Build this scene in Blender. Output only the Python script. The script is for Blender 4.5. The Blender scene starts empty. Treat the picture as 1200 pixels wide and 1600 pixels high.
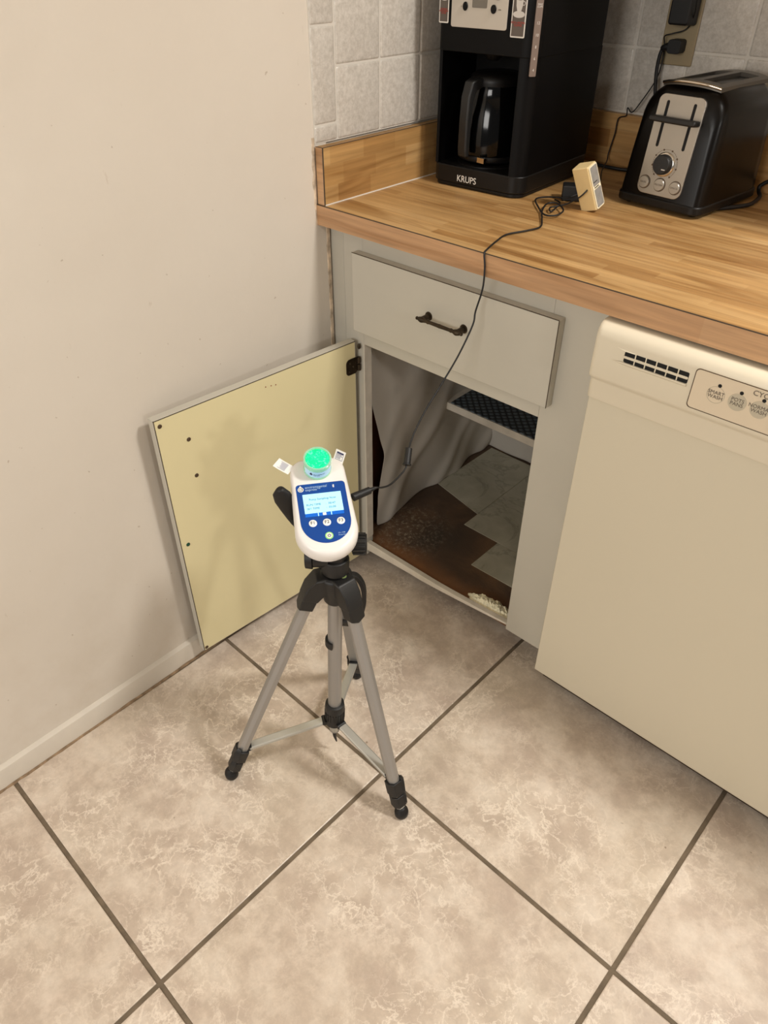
import bpy, bmesh, math, random
from mathutils import Vector, Matrix, noise
random.seed(7)
S = bpy.context.scene
COL = S.collection
V = Vector
PI = math.pi

# ------------------------------------------------------------------ camera
cam_d = bpy.data.cameras.new('camera')
cam = bpy.data.objects.new('camera', cam_d)
COL.objects.link(cam)
rt = V((0.73455282, 0.67854931, 0.00172725)); up = V((-0.42312203, 0.45605109, 0.78293368)); fw = V((-0.5304714, 0.57583698, -0.62210278))
cam.matrix_world = Matrix(((rt.x, up.x, -fw.x, 1.09322), (rt.y, up.y, -fw.y, -1.02461), (rt.z, up.z, -fw.z, 1.32521), (0, 0, 0, 1)))
cam_d.sensor_fit = 'VERTICAL'
cam_d.sensor_height = 24
cam_d.lens = 1141.312 / 1600 * 24
cam_d.clip_start = 0.02
S.camera = cam

# ------------------------------------------------------------------ world, lights, exposure
w = bpy.data.worlds.new('world'); S.world = w; w.use_nodes = True
w.node_tree.nodes['Background'].inputs[0].default_value = (1.0, 0.96, 0.91, 1)
w.node_tree.nodes['Background'].inputs[1].default_value = 0.21

def area(name, loc, target, size, sizey, energy, col):
    l = bpy.data.lights.new(name, 'AREA'); l.shape = 'RECTANGLE'; l.size = size; l.size_y = sizey
    l.energy = energy; l.color = col
    o = bpy.data.objects.new(name, l); COL.objects.link(o)
    o.location = loc
    o.rotation_euler = (V(target) - V(loc)).to_track_quat('-Z', 'Y').to_euler()
    return o
area('ceiling_light', (1.75, 0.13, 2.42), (1.75, 0.13, 0), 0.34, 0.26, 60, (1.0, 0.97, 0.92))
area('fill_light', (0.85, -3.1, 1.55), (0.6, 0.0, 0.4), 1.1, 0.8, 44, (1.0, 0.97, 0.92))  # added soft fill from behind the camera, lifts the cabinet fronts
area('ceiling_light', (4.4, -1.25, 1.95), (0.4, -0.4, 0.6), 0.26, 0.26, 27, (1.0, 0.97, 0.92))
vs = S.view_settings
vs.view_transform = 'Standard'; vs.look = 'None'; vs.exposure = -0.44; vs.gamma = 1.0; vs.use_curve_mapping = False

# ------------------------------------------------------------------ helpers: materials
def lin(c):
    return tuple((x / 12.92 if x <= 0.04045 else ((x + 0.055) / 1.055) ** 2.4) for x in c)
def rgb(r, g, b):
    return lin((r / 255, g / 255, b / 255)) + (1,)
def mat(name, col, rough=0.5, metal=0.0, spec=0.5, coat=0.0, bump=0.0, bscale=200.0, emit=None, estr=0.0, vary=0.0, vscale=8.0, trans=0.0):
    m = bpy.data.materials.new(name); m.use_nodes = True
    nt = m.node_tree; p = nt.nodes['Principled BSDF']
    p.inputs['Base Color'].default_value = col
    p.inputs['Roughness'].default_value = rough
    p.inputs['Metallic'].default_value = metal
    p.inputs['Specular IOR Level'].default_value = spec
    p.inputs['Coat Weight'].default_value = coat
    p.inputs['Transmission Weight'].default_value = trans
    if emit:
        p.inputs['Emission Color'].default_value = emit; p.inputs['Emission Strength'].default_value = estr
    tc = nt.nodes.new('ShaderNodeTexCoord')
    if vary > 0:
        n = nt.nodes.new('ShaderNodeTexNoise'); n.inputs['Scale'].default_value = vscale; n.inputs['Detail'].default_value = 4
        nt.links.new(tc.outputs['Object'], n.inputs['Vector'])
        r = nt.nodes.new('ShaderNodeMapRange'); r.inputs[1].default_value = 0.3; r.inputs[2].default_value = 0.7
        r.inputs[3].default_value = 1 - vary; r.inputs[4].default_value = 1 + vary
        nt.links.new(n.outputs['Fac'], r.inputs[0])
        mx = nt.nodes.new('ShaderNodeMix'); mx.data_type = 'RGBA'; mx.blend_type = 'MULTIPLY'; mx.inputs[0].default_value = 1
        mx.inputs['A'].default_value = col
        nt.links.new(r.outputs[0], mx.inputs['B'])
        nt.links.new(mx.outputs['Result'], p.inputs['Base Color'])
    if bump > 0:
        n = nt.nodes.new('ShaderNodeTexNoise'); n.inputs['Scale'].default_value = bscale; n.inputs['Detail'].default_value = 3
        nt.links.new(tc.outputs['Object'], n.inputs['Vector'])
        b = nt.nodes.new('ShaderNodeBump'); b.inputs['Strength'].default_value = bump; b.inputs['Distance'].default_value = 0.002
        nt.links.new(n.outputs['Fac'], b.inputs['Height']); nt.links.new(b.outputs[0], p.inputs['Normal'])
    return m

class NB:
    """small node-graph builder"""
    def __init__(s, name, rough=0.5):
        s.m = bpy.data.materials.new(name); s.m.use_nodes = True; s.nt = s.m.node_tree
        s.p = s.nt.nodes['Principled BSDF']; s.p.inputs['Roughness'].default_value = rough
        s.tc = s.nt.nodes.new('ShaderNodeTexCoord').outputs['Object']
    def n(s, t, **k):
        nd = s.nt.nodes.new(t)
        for a, b in k.items(): setattr(nd, a, b)
        return nd
    def l(s, a, b): s.nt.links.new(a, b)
    def math(s, op, a, b=None):
        nd = s.n('ShaderNodeMath', operation=op)
        for i, x in enumerate((a, b)):
            if x is None: continue
            if isinstance(x, (int, float)): nd.inputs[i].default_value = x
            else: s.l(x, nd.inputs[i])
        return nd.outputs[0]
    def sep(s, v):
        nd = s.n('ShaderNodeSeparateXYZ'); s.l(v, nd.inputs[0]); return nd.outputs
    def comb(s, x, y, z=0.0):
        nd = s.n('ShaderNodeCombineXYZ')
        for i, a in enumerate((x, y, z)):
            if isinstance(a, (int, float)): nd.inputs[i].default_value = a
            else: s.l(a, nd.inputs[i])
        return nd.outputs[0]
    def noise(s, v, scale, detail=4, rough=0.5, dist=0.0):
        nd = s.n('ShaderNodeTexNoise'); nd.inputs['Scale'].default_value = scale; nd.inputs['Detail'].default_value = detail
        nd.inputs['Roughness'].default_value = rough; nd.inputs['Distortion'].default_value = dist
        s.l(v, nd.inputs['Vector']); return nd.outputs['Fac']
    def ramp(s, f, stops):
        nd = s.n('ShaderNodeValToRGB'); cr = nd.color_ramp
        while len(cr.elements) > 1: cr.elements.remove(cr.elements[-1])
        cr.elements[0].position = stops[0][0]; cr.elements[0].color = stops[0][1]
        for p_, c in stops[1:]:
            e = cr.elements.new(p_); e.color = c
        s.l(f, nd.inputs[0]); return nd.outputs[0]
    def mix(s, f, a, b, mode='MIX'):
        nd = s.n('ShaderNodeMix', data_type='RGBA', blend_type=mode)
        if isinstance(f, (int, float)): nd.inputs[0].default_value = f
        else: s.l(f, nd.inputs[0])
        for k, x in (('A', a), ('B', b)):
            if isinstance(x, tuple): nd.inputs[k].default_value = x
            else: s.l(x, nd.inputs[k])
        return nd.outputs['Result']
    def mapping(s, v, sc=(1, 1, 1), loc=(0, 0, 0), rot=(0, 0, 0)):
        nd = s.n('ShaderNodeMapping'); s.l(v, nd.inputs[0])
        nd.inputs['Scale'].default_value = sc; nd.inputs['Location'].default_value = loc; nd.inputs['Rotation'].default_value = rot
        return nd.outputs[0]
    def bump(s, h, strength, dist=0.002):
        nd = s.n('ShaderNodeBump'); nd.inputs['Strength'].default_value = strength; nd.inputs['Distance'].default_value = dist
        s.l(h, nd.inputs['Height']); s.l(nd.outputs[0], s.p.inputs['Normal'])

def g(v): return (v, v, v, 1)

# butcher block laminate: staves run along axis 'run', stacked along axis 'across'
def wood(name, run, across, base, dark, light, width=0.022, length=0.32, rough=0.38):
    b = NB(name, rough); x = b.sep(b.tc); r = x[run]; a = x[across]
    a2 = b.math('ADD', a, b.math('MULTIPLY', b.noise(b.mapping(b.tc, (3, 3, 3)), 2.0, 2), 0.004))
    idx = b.math('FLOOR', b.math('DIVIDE', a2, width))
    wn = b.n('ShaderNodeTexWhiteNoise', noise_dimensions='1D'); b.l(idx, wn.inputs['W'])
    seg = b.math('FLOOR', b.math('ADD', b.math('DIVIDE', r, length), b.math('MULTIPLY', wn.outputs[0], 7.3)))
    wn2 = b.n('ShaderNodeTexWhiteNoise', noise_dimensions='2D'); b.l(b.comb(idx, seg), wn2.inputs['Vector'])
    col = b.ramp(wn2.outputs[0], [(0.0, dark), (0.35, base), (0.7, base), (1.0, light)])
    sc = [0, 0, 0]; sc[run] = 5; sc[across] = 130; sc[3 - run - across] = 60
    gr = b.noise(b.mapping(b.tc, tuple(sc)), 1.0, 5, 0.6, 0.4)
    sc2 = [0, 0, 0]; sc2[run] = 2.2; sc2[across] = 26; sc2[3 - run - across] = 20
    gr2 = b.noise(b.mapping(b.tc, tuple(sc2)), 1.0, 3, 0.6, 0.8)
    col = b.mix(1.0, col, b.ramp(gr, [(0.3, g(0.80)), (0.7, g(1.10))]), 'MULTIPLY')
    col = b.mix(1.0, col, b.ramp(gr2, [(0.36, (0.70, 0.62, 0.52, 1)), (0.50, g(0.98)), (0.66, g(1.12))]), 'MULTIPLY')
    b.l(col, b.p.inputs['Base Color'])
    return b.m

M = {}
WB, WD, WL = rgb(186, 146, 94), rgb(164, 122, 72), rgb(200, 162, 110)
M['counter'] = wood('butcher block laminate', 0, 1, WB, WD, WL)
M['counter_edge'] = wood('laminate edge band', 0, 2, rgb(192, 150, 110), rgb(184, 140, 100), rgb(198, 158, 118), 0.05, 0.5)
M['splash_side'] = wood('butcher block laminate on side splash', 1, 2, rgb(176, 136, 84), rgb(154, 112, 64), rgb(190, 152, 100), 0.036, 0.09)
M['splash_back'] = wood('butcher block laminate on back splash', 0, 2, rgb(176, 134, 82), rgb(154, 110, 62), rgb(190, 150, 98), 0.036, 0.16)

def marble_floor():
    b = NB('glazed floor tile', 0.30)
    x = b.sep(b.tc)
    ix = b.math('FLOOR', b.math('DIVIDE', b.math('SUBTRACT', x[0], 0.5328), 0.5181)); iy = b.math('FLOOR', b.math('DIVIDE', b.math('SUBTRACT', x[1], -0.4202), 0.5181))
    v = b.n('ShaderNodeVectorMath', operation='ADD'); b.l(b.tc, v.inputs[0]); b.l(b.comb(b.math('MULTIPLY', ix, 3.7), b.math('MULTIPLY', iy, 5.1), b.math('ADD', ix, iy)), v.inputs[1])
    v = v.outputs[0]
    big = b.noise(v, 2.6, 3, 0.5, 0.4)
    cl = b.noise(v, 12, 10, 0.66, 0.12)
    fine = b.noise(b.mapping(v, (1, 1, 1), (2, 8, 0)), 42, 8, 0.75, 0.0)
    vein = b.noise(b.mapping(v, (1, 1, 1), (4, 1, 0)), 12, 8, 0.62, 0.3)
    vn = b.math('ABSOLUTE', b.math('SUBTRACT', vein, 0.5))
    vein2 = b.noise(b.mapping(v, (1, 1, 1), (9, 3, 0)), 26, 7, 0.64, 0.4)
    vn2 = b.math('ABSOLUTE', b.math('SUBTRACT', vein2, 0.52))
    mask = b.ramp(b.noise(b.mapping(v, (1, 1, 1), (7, 7, 0)), 5, 3), [(0.42, g(0.15)), (0.62, g(1))])
    col = b.ramp(cl, [(0.36, rgb(187, 169, 153)), (0.46, rgb(195, 178, 161)), (0.53, rgb(207, 191, 174)), (0.64, rgb(217, 203, 187))])
    col = b.mix(b.ramp(big, [(0.44, g(0)), (0.70, g(0.30))]), col, rgb(203, 190, 166))
    col = b.mix(1.0, col, b.ramp(fine, [(0.34, g(0.90)), (0.66, g(1.06))]), 'MULTIPLY')
    col = b.mix(b.math('MULTIPLY', mask, b.ramp(vn, [(0.0, g(0.85)), (0.020, g(0))])), col, rgb(236, 223, 206))
    col = b.mix(b.math('MULTIPLY', mask, b.ramp(vn2, [(0.0, g(0.75)), (0.018, g(0))])), col, rgb(234, 221, 205))
    spk = b.noise(b.mapping(b.tc, (1, 1, 1), (2, 7, 0)), 60, 1)
    col = b.mix(b.ramp(spk, [(0.80, g(0)), (0.83, g(0.6))]), col, rgb(110, 88, 66))
    b.l(col, b.p.inputs['Base Color'])
    b.bump(b.noise(b.tc, 120, 4, 0.6), 0.10)
    b.l(b.ramp(b.noise(b.tc, 40, 4), [(0.3, g(0.30)), (0.7, g(0.46))]), b.p.inputs['Roughness'])
    return b.m
M['floor_tile'] = marble_floor()
M['grout'] = mat('floor grout', rgb(112, 98, 80), 0.9, bump=0.6, bscale=300, vary=0.25, vscale=30)

def wall_paint():
    b = NB('painted plaster', 0.55)
    n1 = b.noise(b.tc, 2.0, 4, 0.5)
    col = b.ramp(n1, [(0.3, rgb(211, 201, 187)), (0.7, rgb(217, 208, 195))])
    n2 = b.noise(b.mapping(b.tc, (1, 1, 1), (3, 3, 3)), 75, 2)
    col = b.mix(b.ramp(n2, [(0.735, g(0)), (0.765, g(0.45))]), col, rgb(150, 128, 104))
    n3 = b.noise(b.mapping(b.tc, (1, 9, 2), (5, 1, 3)), 7, 4, 0.6)
    col = b.mix(b.ramp(n3, [(0.70, g(0)), (0.74, g(0.30))]), col, rgb(176, 158, 136))
    # grubby smudges low on the wall, towards the baseboard
    z = b.sep(b.tc)[2]
    low = b.math('MULTIPLY', b.ramp(z, [(0.0, g(1)), (0.5, g(0))]), b.ramp(b.noise(b.tc, 9, 5, 0.6), [(0.45, g(0)), (0.8, g(0.45))]))
    col = b.mix(low, col, rgb(186, 170, 148))
    b.l(col, b.p.inputs['Base Color'])
    b.bump(b.noise(b.tc, 16, 5, 0.5), 0.35, 0.004)
    return b.m
M['wall'] = wall_paint()
M['baseboard'] = mat('painted baseboard', rgb(213, 204, 190), 0.4, vary=0.05, vscale=10, bump=0.2, bscale=60)
M['caulk'] = mat('crumbling caulk', rgb(142, 118, 92), 0.9, bump=0.8, bscale=150, vary=0.4, vscale=60)
M['raw_edge'] = mat('chipped plaster edge', rgb(198, 178, 154), 0.9, bump=0.8, bscale=200, vary=0.45, vscale=45)
M['pin'] = mat('brown pin hole', rgb(140, 84, 60), 0.9)

def glazed(name, a, c, rough=0.22):
    b = NB(name, rough)
    n = b.noise(b.tc, 120, 6, 0.75, 0.2); n2 = b.noise(b.mapping(b.tc, (1, 1, 1), (5, 5, 5)), 200, 3, 0.6)
    col = b.ramp(n, [(0.35, a), (0.65, c)])
    b.l(col, b.p.inputs['Base Color']); b.bump(n2, 0.25, 0.0010)
    return b.m
M['tile'] = glazed('glazed wall tile', rgb(184, 177, 167), rgb(210, 204, 195))
M['tile_grout'] = mat('wall tile grout', rgb(208, 202, 192), 0.8)

M['cab'] = mat('cabinet paint', rgb(190, 185, 172), 0.42, bump=0.05, bscale=80, vary=0.03, vscale=6)
M['cab_edge'] = mat('cabinet edge seam', rgb(70, 58, 44), 0.7)
M['cab_lip'] = mat('worn cabinet lip paint', rgb(212, 203, 188), 0.5, vary=0.10, vscale=30)
M['cab_dark'] = mat('dark wood underside', rgb(60, 44, 32), 0.8, vary=0.3, vscale=20)
M['door_in'] = mat('door inner laminate', rgb(222, 210, 166), 0.27, vary=0.015, vscale=3)
M['hole_brown'] = mat('brown screw cap', rgb(70, 52, 34), 0.5)
M['hole_green'] = mat('green screw cap', rgb(14, 68, 48), 0.5)
M['hinge'] = mat('antique bronze', rgb(62, 51, 37), 0.45, metal=0.7, bump=0.3, bscale=300, vary=0.3, vscale=80)
M['brown_wood'] = mat('brown cabinet side', rgb(92, 48, 24), 0.6, vary=0.25, vscale=12)
M['cavity'] = mat('cabinet interior', rgb(150, 138, 120), 0.7)

def stained():
    b = NB('water stained cabinet floor', 0.6)
    x = b.sep(b.tc)
    n1 = b.noise(b.tc, 7, 5, 0.6, 0.8)
    col = b.ramp(n1, [(0.3, rgb(60, 47, 37)), (0.5, rgb(86, 67, 51)), (0.7, rgb(114, 86, 62))])
    # rust brown band along the front lip
    e = b.math('ADD', x[1], b.math('MULTIPLY', b.noise(b.tc, 9, 3), 0.10))
    band = b.ramp(e, [(0.06, g(0.75)), (0.13, g(0.0))])
    col = b.mix(band, col, rgb(142, 94, 54))
    # dark soaked centre patch
    d = b.n('ShaderNodeVectorMath', operation='DISTANCE'); b.l(b.tc, d.inputs[0]); d.inputs[1].default_value = (0.23 - 0.32, 0.15, 0.08)
    dd = b.math('ADD', d.outputs['Value'], b.math('MULTIPLY', b.noise(b.tc, 14, 4), 0.06))
    col = b.mix(b.ramp(dd, [(0.06, g(0.75)), (0.14, g(0.0))]), col, rgb(58, 52, 46))
    # pale mould specks
    d2 = b.n('ShaderNodeVectorMath', operation='DISTANCE'); b.l(b.tc, d2.inputs[0]); d2.inputs[1].default_value = (0.13 - 0.32, 0.12, 0.08)
    near = b.ramp(d2.outputs['Value'], [(0.02, g(0.75)), (0.13, g(0))])
    sp = b.math('MULTIPLY', near, b.ramp(b.noise(b.tc, 120, 5, 0.75), [(0.50, g(0)), (0.64, g(0.9))]))
    col = b.mix(sp, col, rgb(176, 160, 136))
    b.l(col, b.p.inputs['Base Color']); b.bump(b.noise(b.tc, 140, 5, 0.7), 0.5, 0.002)
    return b.m
M['stained'] = stained()
def vinyl():
    b = NB('marble look vinyl', 0.32)
    n = b.noise(b.tc, 6, 6, 0.6, 0.6); vn = b.math('ABSOLUTE', b.math('SUBTRACT', n, 0.5))
    col = b.ramp(b.noise(b.tc, 14, 5, 0.6, 0.6), [(0.3, rgb(166, 162, 144)), (0.7, rgb(190, 186, 168))])
    col = b.mix(b.ramp(vn, [(0, g(0.45)), (0.02, g(0))]), col, rgb(118, 112, 96))
    b.l(col, b.p.inputs['Base Color']); return b.m
M['vinyl'] = vinyl()
M['sheet'] = mat('grey white cloth', rgb(206, 199, 188), 0.6, bump=0.15, bscale=900, vary=0.06, vscale=5)
def liner():
    b = NB('checked shelf liner', 0.7)
    mp = b.mapping(b.tc, (1, 1, 1), (0, 0, 0), (0, 0, math.radians(45)))
    x = b.sep(mp)
    a = b.math('ABSOLUTE', b.math('SINE', b.math('MULTIPLY', x[0], 200))); c = b.math('ABSOLUTE', b.math('SINE', b.math('MULTIPLY', x[1], 200)))
    h = b.math('MULTIPLY', a, c)
    b.l(b.ramp(h, [(0.1, rgb(30, 34, 38)), (0.7, rgb(96, 106, 112))]), b.p.inputs['Base Color']); b.bump(h, 0.7, 0.002)
    return b.m
M['liner'] = liner()
M['powder'] = mat('crumbly pale residue', rgb(250, 243, 214), 0.95, bump=1.0, bscale=350, vary=0.20, vscale=90)

M['dw'] = mat('almond enamel', rgb(212, 203, 181), 0.30, bump=0.04, bscale=40)
M['dw_plastic'] = mat('almond plastic', rgb(222, 212, 190), 0.30)
M['dw_panel'] = mat('almond control film', rgb(222, 206, 180), 0.45)
M['line'] = mat('thin brown outline', rgb(84, 66, 46), 0.6)
M['btn_grey'] = mat('grey print', rgb(192, 182, 160), 0.5)
M['ink'] = mat('grey lettering', rgb(104, 94, 82), 0.6)
M['black_hole'] = mat('black void', rgb(8, 8, 8), 0.8)

M['black'] = mat('black gloss plastic', rgb(7, 6, 6), 0.22, spec=0.22)
M['black_satin'] = mat('black satin plastic', rgb(15, 13, 12), 0.42, spec=0.3)
M['black_matte'] = mat('black matte plastic', rgb(22, 21, 20), 0.5, bump=0.05, bscale=400)
M['rubber'] = mat('black rubber', rgb(11, 10, 11), 0.55)
M['cm_side'] = mat('black side panel', rgb(5, 4, 4), 0.5, spec=0.15)
M['silver_panel'] = mat('silver panel', rgb(196, 188, 176), 0.38, metal=0.25)
M['lcd'] = mat('grey display', rgb(116, 110, 100), 0.25)
M['sticker_w'] = mat('white sticker border', rgb(225, 220, 212), 0.5)
M['sticker_d'] = mat('brown sticker', rgb(92, 82, 74), 0.5)
M['red_ink'] = mat('red print', rgb(170, 52, 40), 0.5)
M['maroon'] = mat('maroon print', rgb(104, 44, 38), 0.5)
M['cup_w'] = mat('pale cup print', rgb(206, 200, 192), 0.5)
M['coffee'] = mat('coffee print', rgb(52, 32, 22), 0.5)
M['gauge'] = mat('grey water gauge', rgb(120, 104, 94), 0.30)
M['white_ink'] = mat('white print', rgb(232, 228, 220), 0.5)
def dark_glass():
    m = mat('dark carafe glass', rgb(5, 5, 5), 0.10, spec=0.35)
    return m
M['carafe'] = dark_glass()
M['steel'] = mat('brushed steel', rgb(176, 170, 161), 0.34, metal=0.85, bump=0.10, bscale=60)
M['chrome'] = mat('chrome', rgb(210, 202, 190), 0.12, metal=1.0)
M['bronze_steel'] = mat('grey steel cover', rgb(104, 99, 92), 0.34, metal=0.7)
M['toast_body'] = mat('black toaster shell', rgb(12, 9, 7), 0.30, spec=0.22)
M['plate'] = mat('tan outlet plate', rgb(150, 134, 104), 0.4)
M['cream'] = mat('cream plastic', rgb(224, 200, 148), 0.45)
M['cream_rim'] = mat('pale cream rim', rgb(240, 228, 196), 0.45)
M['label_grey'] = mat('grey label', rgb(142, 138, 132), 0.5, vary=0.12, vscale=90)

M['alu'] = mat('grey anodised aluminium', rgb(160, 157, 153), 0.36, metal=0.55, bump=0.03, bscale=300)
M['alu_light'] = mat('bright aluminium', rgb(190, 188, 180), 0.36, metal=0.5)
M['bubble'] = mat('green bubble vial', rgb(120, 136, 84), 0.15)
M['dev_white'] = mat('white device shell', rgb(238, 234, 230), 0.32)
M['dev_blue'] = mat('blue face film', rgb(4, 68, 150), 0.35)
M['dev_lcd'] = mat('lit display', rgb(175, 222, 236), 0.3, emit=rgb(150, 225, 255), estr=0.70)
M['dev_bar'] = mat('lit blue bar', rgb(10, 90, 190), 0.3, emit=rgb(10, 110, 210), estr=0.5)
M['dev_text'] = mat('faint display text', rgb(60, 120, 140), 0.4, emit=rgb(80, 150, 170), estr=0.35)
M['btn_white'] = mat('white button', rgb(244, 244, 240), 0.35)
M['btn_ink'] = mat('dark button print', rgb(24, 22, 32), 0.5)
M['btn_green'] = mat('lit green ring', rgb(150, 205, 120), 0.35, emit=rgb(150, 215, 110), estr=0.35)
M['pale_ink'] = mat('pale blue print', rgb(178, 206, 232), 0.5)
M['navy_ink'] = mat('navy print', rgb(46, 54, 96), 0.5)
M['tag_print'] = mat('grey blue label print', rgb(92, 96, 136), 0.6)
M['tag'] = mat('white paper tag', rgb(240, 238, 234), 0.6)
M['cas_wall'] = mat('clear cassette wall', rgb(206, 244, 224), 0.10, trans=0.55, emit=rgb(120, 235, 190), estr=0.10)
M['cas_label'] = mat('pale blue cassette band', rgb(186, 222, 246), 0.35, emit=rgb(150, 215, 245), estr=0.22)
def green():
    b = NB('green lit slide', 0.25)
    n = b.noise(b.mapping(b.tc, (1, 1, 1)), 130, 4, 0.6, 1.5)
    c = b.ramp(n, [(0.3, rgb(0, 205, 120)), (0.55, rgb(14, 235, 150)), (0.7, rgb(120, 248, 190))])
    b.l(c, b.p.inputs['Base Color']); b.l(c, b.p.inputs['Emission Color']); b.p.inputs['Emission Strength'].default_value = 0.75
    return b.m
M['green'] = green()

# ------------------------------------------------------------------ helpers: objects
def root_of(o):
    while o.parent: o = o.parent
    return o
def thing(name, label, cat, loc, group=None):
    o = bpy.data.objects.new(name, None); COL.objects.link(o); o.location = loc; o.empty_display_size = 0.05
    o['label'] = label; o['category'] = cat
    if group: o['group'] = group
    return o
def tag(o, label, cat, group=None, kind=None):
    o['label'] = label; o['category'] = cat
    if group: o['group'] = group
    if kind: o['kind'] = kind
    return o
def finish(bm, name, mats, parent=None, bevel=0.0, seg=2, smooth=35, origin=None, label=None, subd=0):
    """links a bmesh (world coordinates) as one object"""
    bmesh.ops.recalc_face_normals(bm, faces=bm.faces)
    org = V((0, 0, 0))
    if parent is not None:
        org = V(root_of(parent).location)
    elif origin is not None:
        org = V(origin)
    for v in bm.verts: v.co -= org
    me = bpy.data.meshes.new(name); bm.to_mesh(me); bm.free()
    if not isinstance(mats, (list, tuple)): mats = [mats]
    for m in mats: me.materials.append(m)
    o = bpy.data.objects.new(name, me); COL.objects.link(o)
    if parent is not None: o.parent = parent
    else: o.location = org
    if smooth:
        for p in me.polygons: p.use_smooth = True
        me.set_sharp_from_angle(angle=math.radians(smooth))
    if bevel > 0:
        md = o.modifiers.new('bevel', 'BEVEL'); md.width = bevel; md.segments = seg; md.limit_method = 'ANGLE'; md.angle_limit = math.radians(40)
        md.harden_normals = False
    if subd:
        md = o.modifiers.new('sub', 'SUBSURF'); md.levels = subd; md.render_levels = subd
    if label: o['label'] = label
    return o
def frame(o, x, y, z):
    """matrix from an origin and three axes"""
    return Matrix(((x[0], y[0], z[0], o[0]), (x[1], y[1], z[1], o[1]), (x[2], y[2], z[2], o[2]), (0, 0, 0, 1)))
I4 = Matrix.Identity(4)
def box(bm, lo, hi, mx=I4, mi=0):
    vs_ = [bm.verts.new(mx @ V((x, y, z))) for x in (lo[0], hi[0]) for y in (lo[1], hi[1]) for z in (lo[2], hi[2])]
    fs = [(0, 1, 3, 2), (4, 6, 7, 5), (0, 4, 5, 1), (2, 3, 7, 6), (0, 2, 6, 4), (1, 5, 7, 3)]
    for f in fs:
        fc = bm.faces.new([vs_[i] for i in f]); fc.material_index = mi
def prism(bm, poly, z0, z1, mx=I4, mi=0, top_mi=None, scale_top=1.0):
    a = [bm.verts.new(mx @ V((x, y, z0))) for x, y in poly]
    cx = sum(p[0] for p in poly) / len(poly); cy = sum(p[1] for p in poly) / len(poly)
    b = [bm.verts.new(mx @ V((cx + (x - cx) * scale_top, cy + (y - cy) * scale_top, z1))) for x, y in poly]
    n = len(poly)
    f = bm.faces.new(a[::-1]); f.material_index = mi
    f = bm.faces.new(b); f.material_index = mi if top_mi is None else top_mi
    for i in range(n):
        f = bm.faces.new((a[i], a[(i + 1) % n], b[(i + 1) % n], b[i])); f.material_index = mi
def rrect(x0, y0, x1, y1, r, seg=6):
    """rounded rectangle, r a number or (bl, br, tr, tl)"""
    if not isinstance(r, (list, tuple)): r = (r,) * 4
    pts = []
    for (cx, cy, rr, a0) in ((x0 + r[0], y0 + r[0], r[0], PI), (x1 - r[1], y0 + r[1], r[1], 1.5 * PI), (x1 - r[2], y1 - r[2], r[2], 0), (x0 + r[3], y1 - r[3], r[3], PI / 2)):
        if rr <= 0: pts.append((cx, cy)); continue
        for k in range(seg + 1):
            a = a0 + k / seg * PI / 2
            pts.append((cx + rr * math.cos(a), cy + rr * math.sin(a)))
    return pts
def circle(cx, cy, r, n=24, ry=None):
    ry = ry or r
    return [(cx + r * math.cos(2 * PI * k / n), cy + ry * math.sin(2 * PI * k / n)) for k in range(n)]
def basis(d, hint=V((0, 0, 1))):
    d = V(d).normalized()
    if abs(d.dot(hint)) > 0.98: hint = V((1, 0, 0))
    x = hint.cross(d).normalized(); y = d.cross(x)
    return x, y, d
def cyl(bm, p0, p1, r0, r1=None, n=24, mi=0):
    r1 = r0 if r1 is None else r1
    p0 = V(p0); p1 = V(p1); x, y, d = basis(p1 - p0)
    a = [bm.verts.new(p0 + (x * math.cos(2 * PI * k / n) + y * math.sin(2 * PI * k / n)) * r0) for k in range(n)]
    b = [bm.verts.new(p1 + (x * math.cos(2 * PI * k / n) + y * math.sin(2 * PI * k / n)) * r1) for k in range(n)]
    bm.faces.new(a[::-1]).material_index = mi; bm.faces.new(b).material_index = mi
    for k in range(n):
        bm.faces.new((a[k], a[(k + 1) % n], b[(k + 1) % n], b[k])).material_index = mi
def lathe(bm, prof, mx=I4, n=32, mi=0):
    rings = []
    for r, z in prof:
        rings.append([bm.verts.new(mx @ V((r * math.cos(2 * PI * k / n), r * math.sin(2 * PI * k / n), z))) for k in range(n)])
    for i in range(len(rings) - 1):
        for k in range(n):
            bm.faces.new((rings[i][k], rings[i][(k + 1) % n], rings[i + 1][(k + 1) % n], rings[i + 1][k])).material_index = mi
    bm.faces.new(rings[0][::-1]).material_index = mi; bm.faces.new(rings[-1]).material_index = mi
def catmull(pts, sub=8):
    pts = [V(p) for p in pts]; P = [pts[0]] + pts + [pts[-1]]; out = []
    for i in range(1, len(P) - 2):
        for k in range(sub):
            t = k / sub
            a, b, c, d = P[i - 1], P[i], P[i + 1], P[i + 2]
            out.append(0.5 * ((2 * b) + (c - a) * t + (2 * a - 5 * b + 4 * c - d) * t * t + (3 * b - a - 3 * c + d) * t ** 3))
    out.append(pts[-1]); return out
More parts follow.
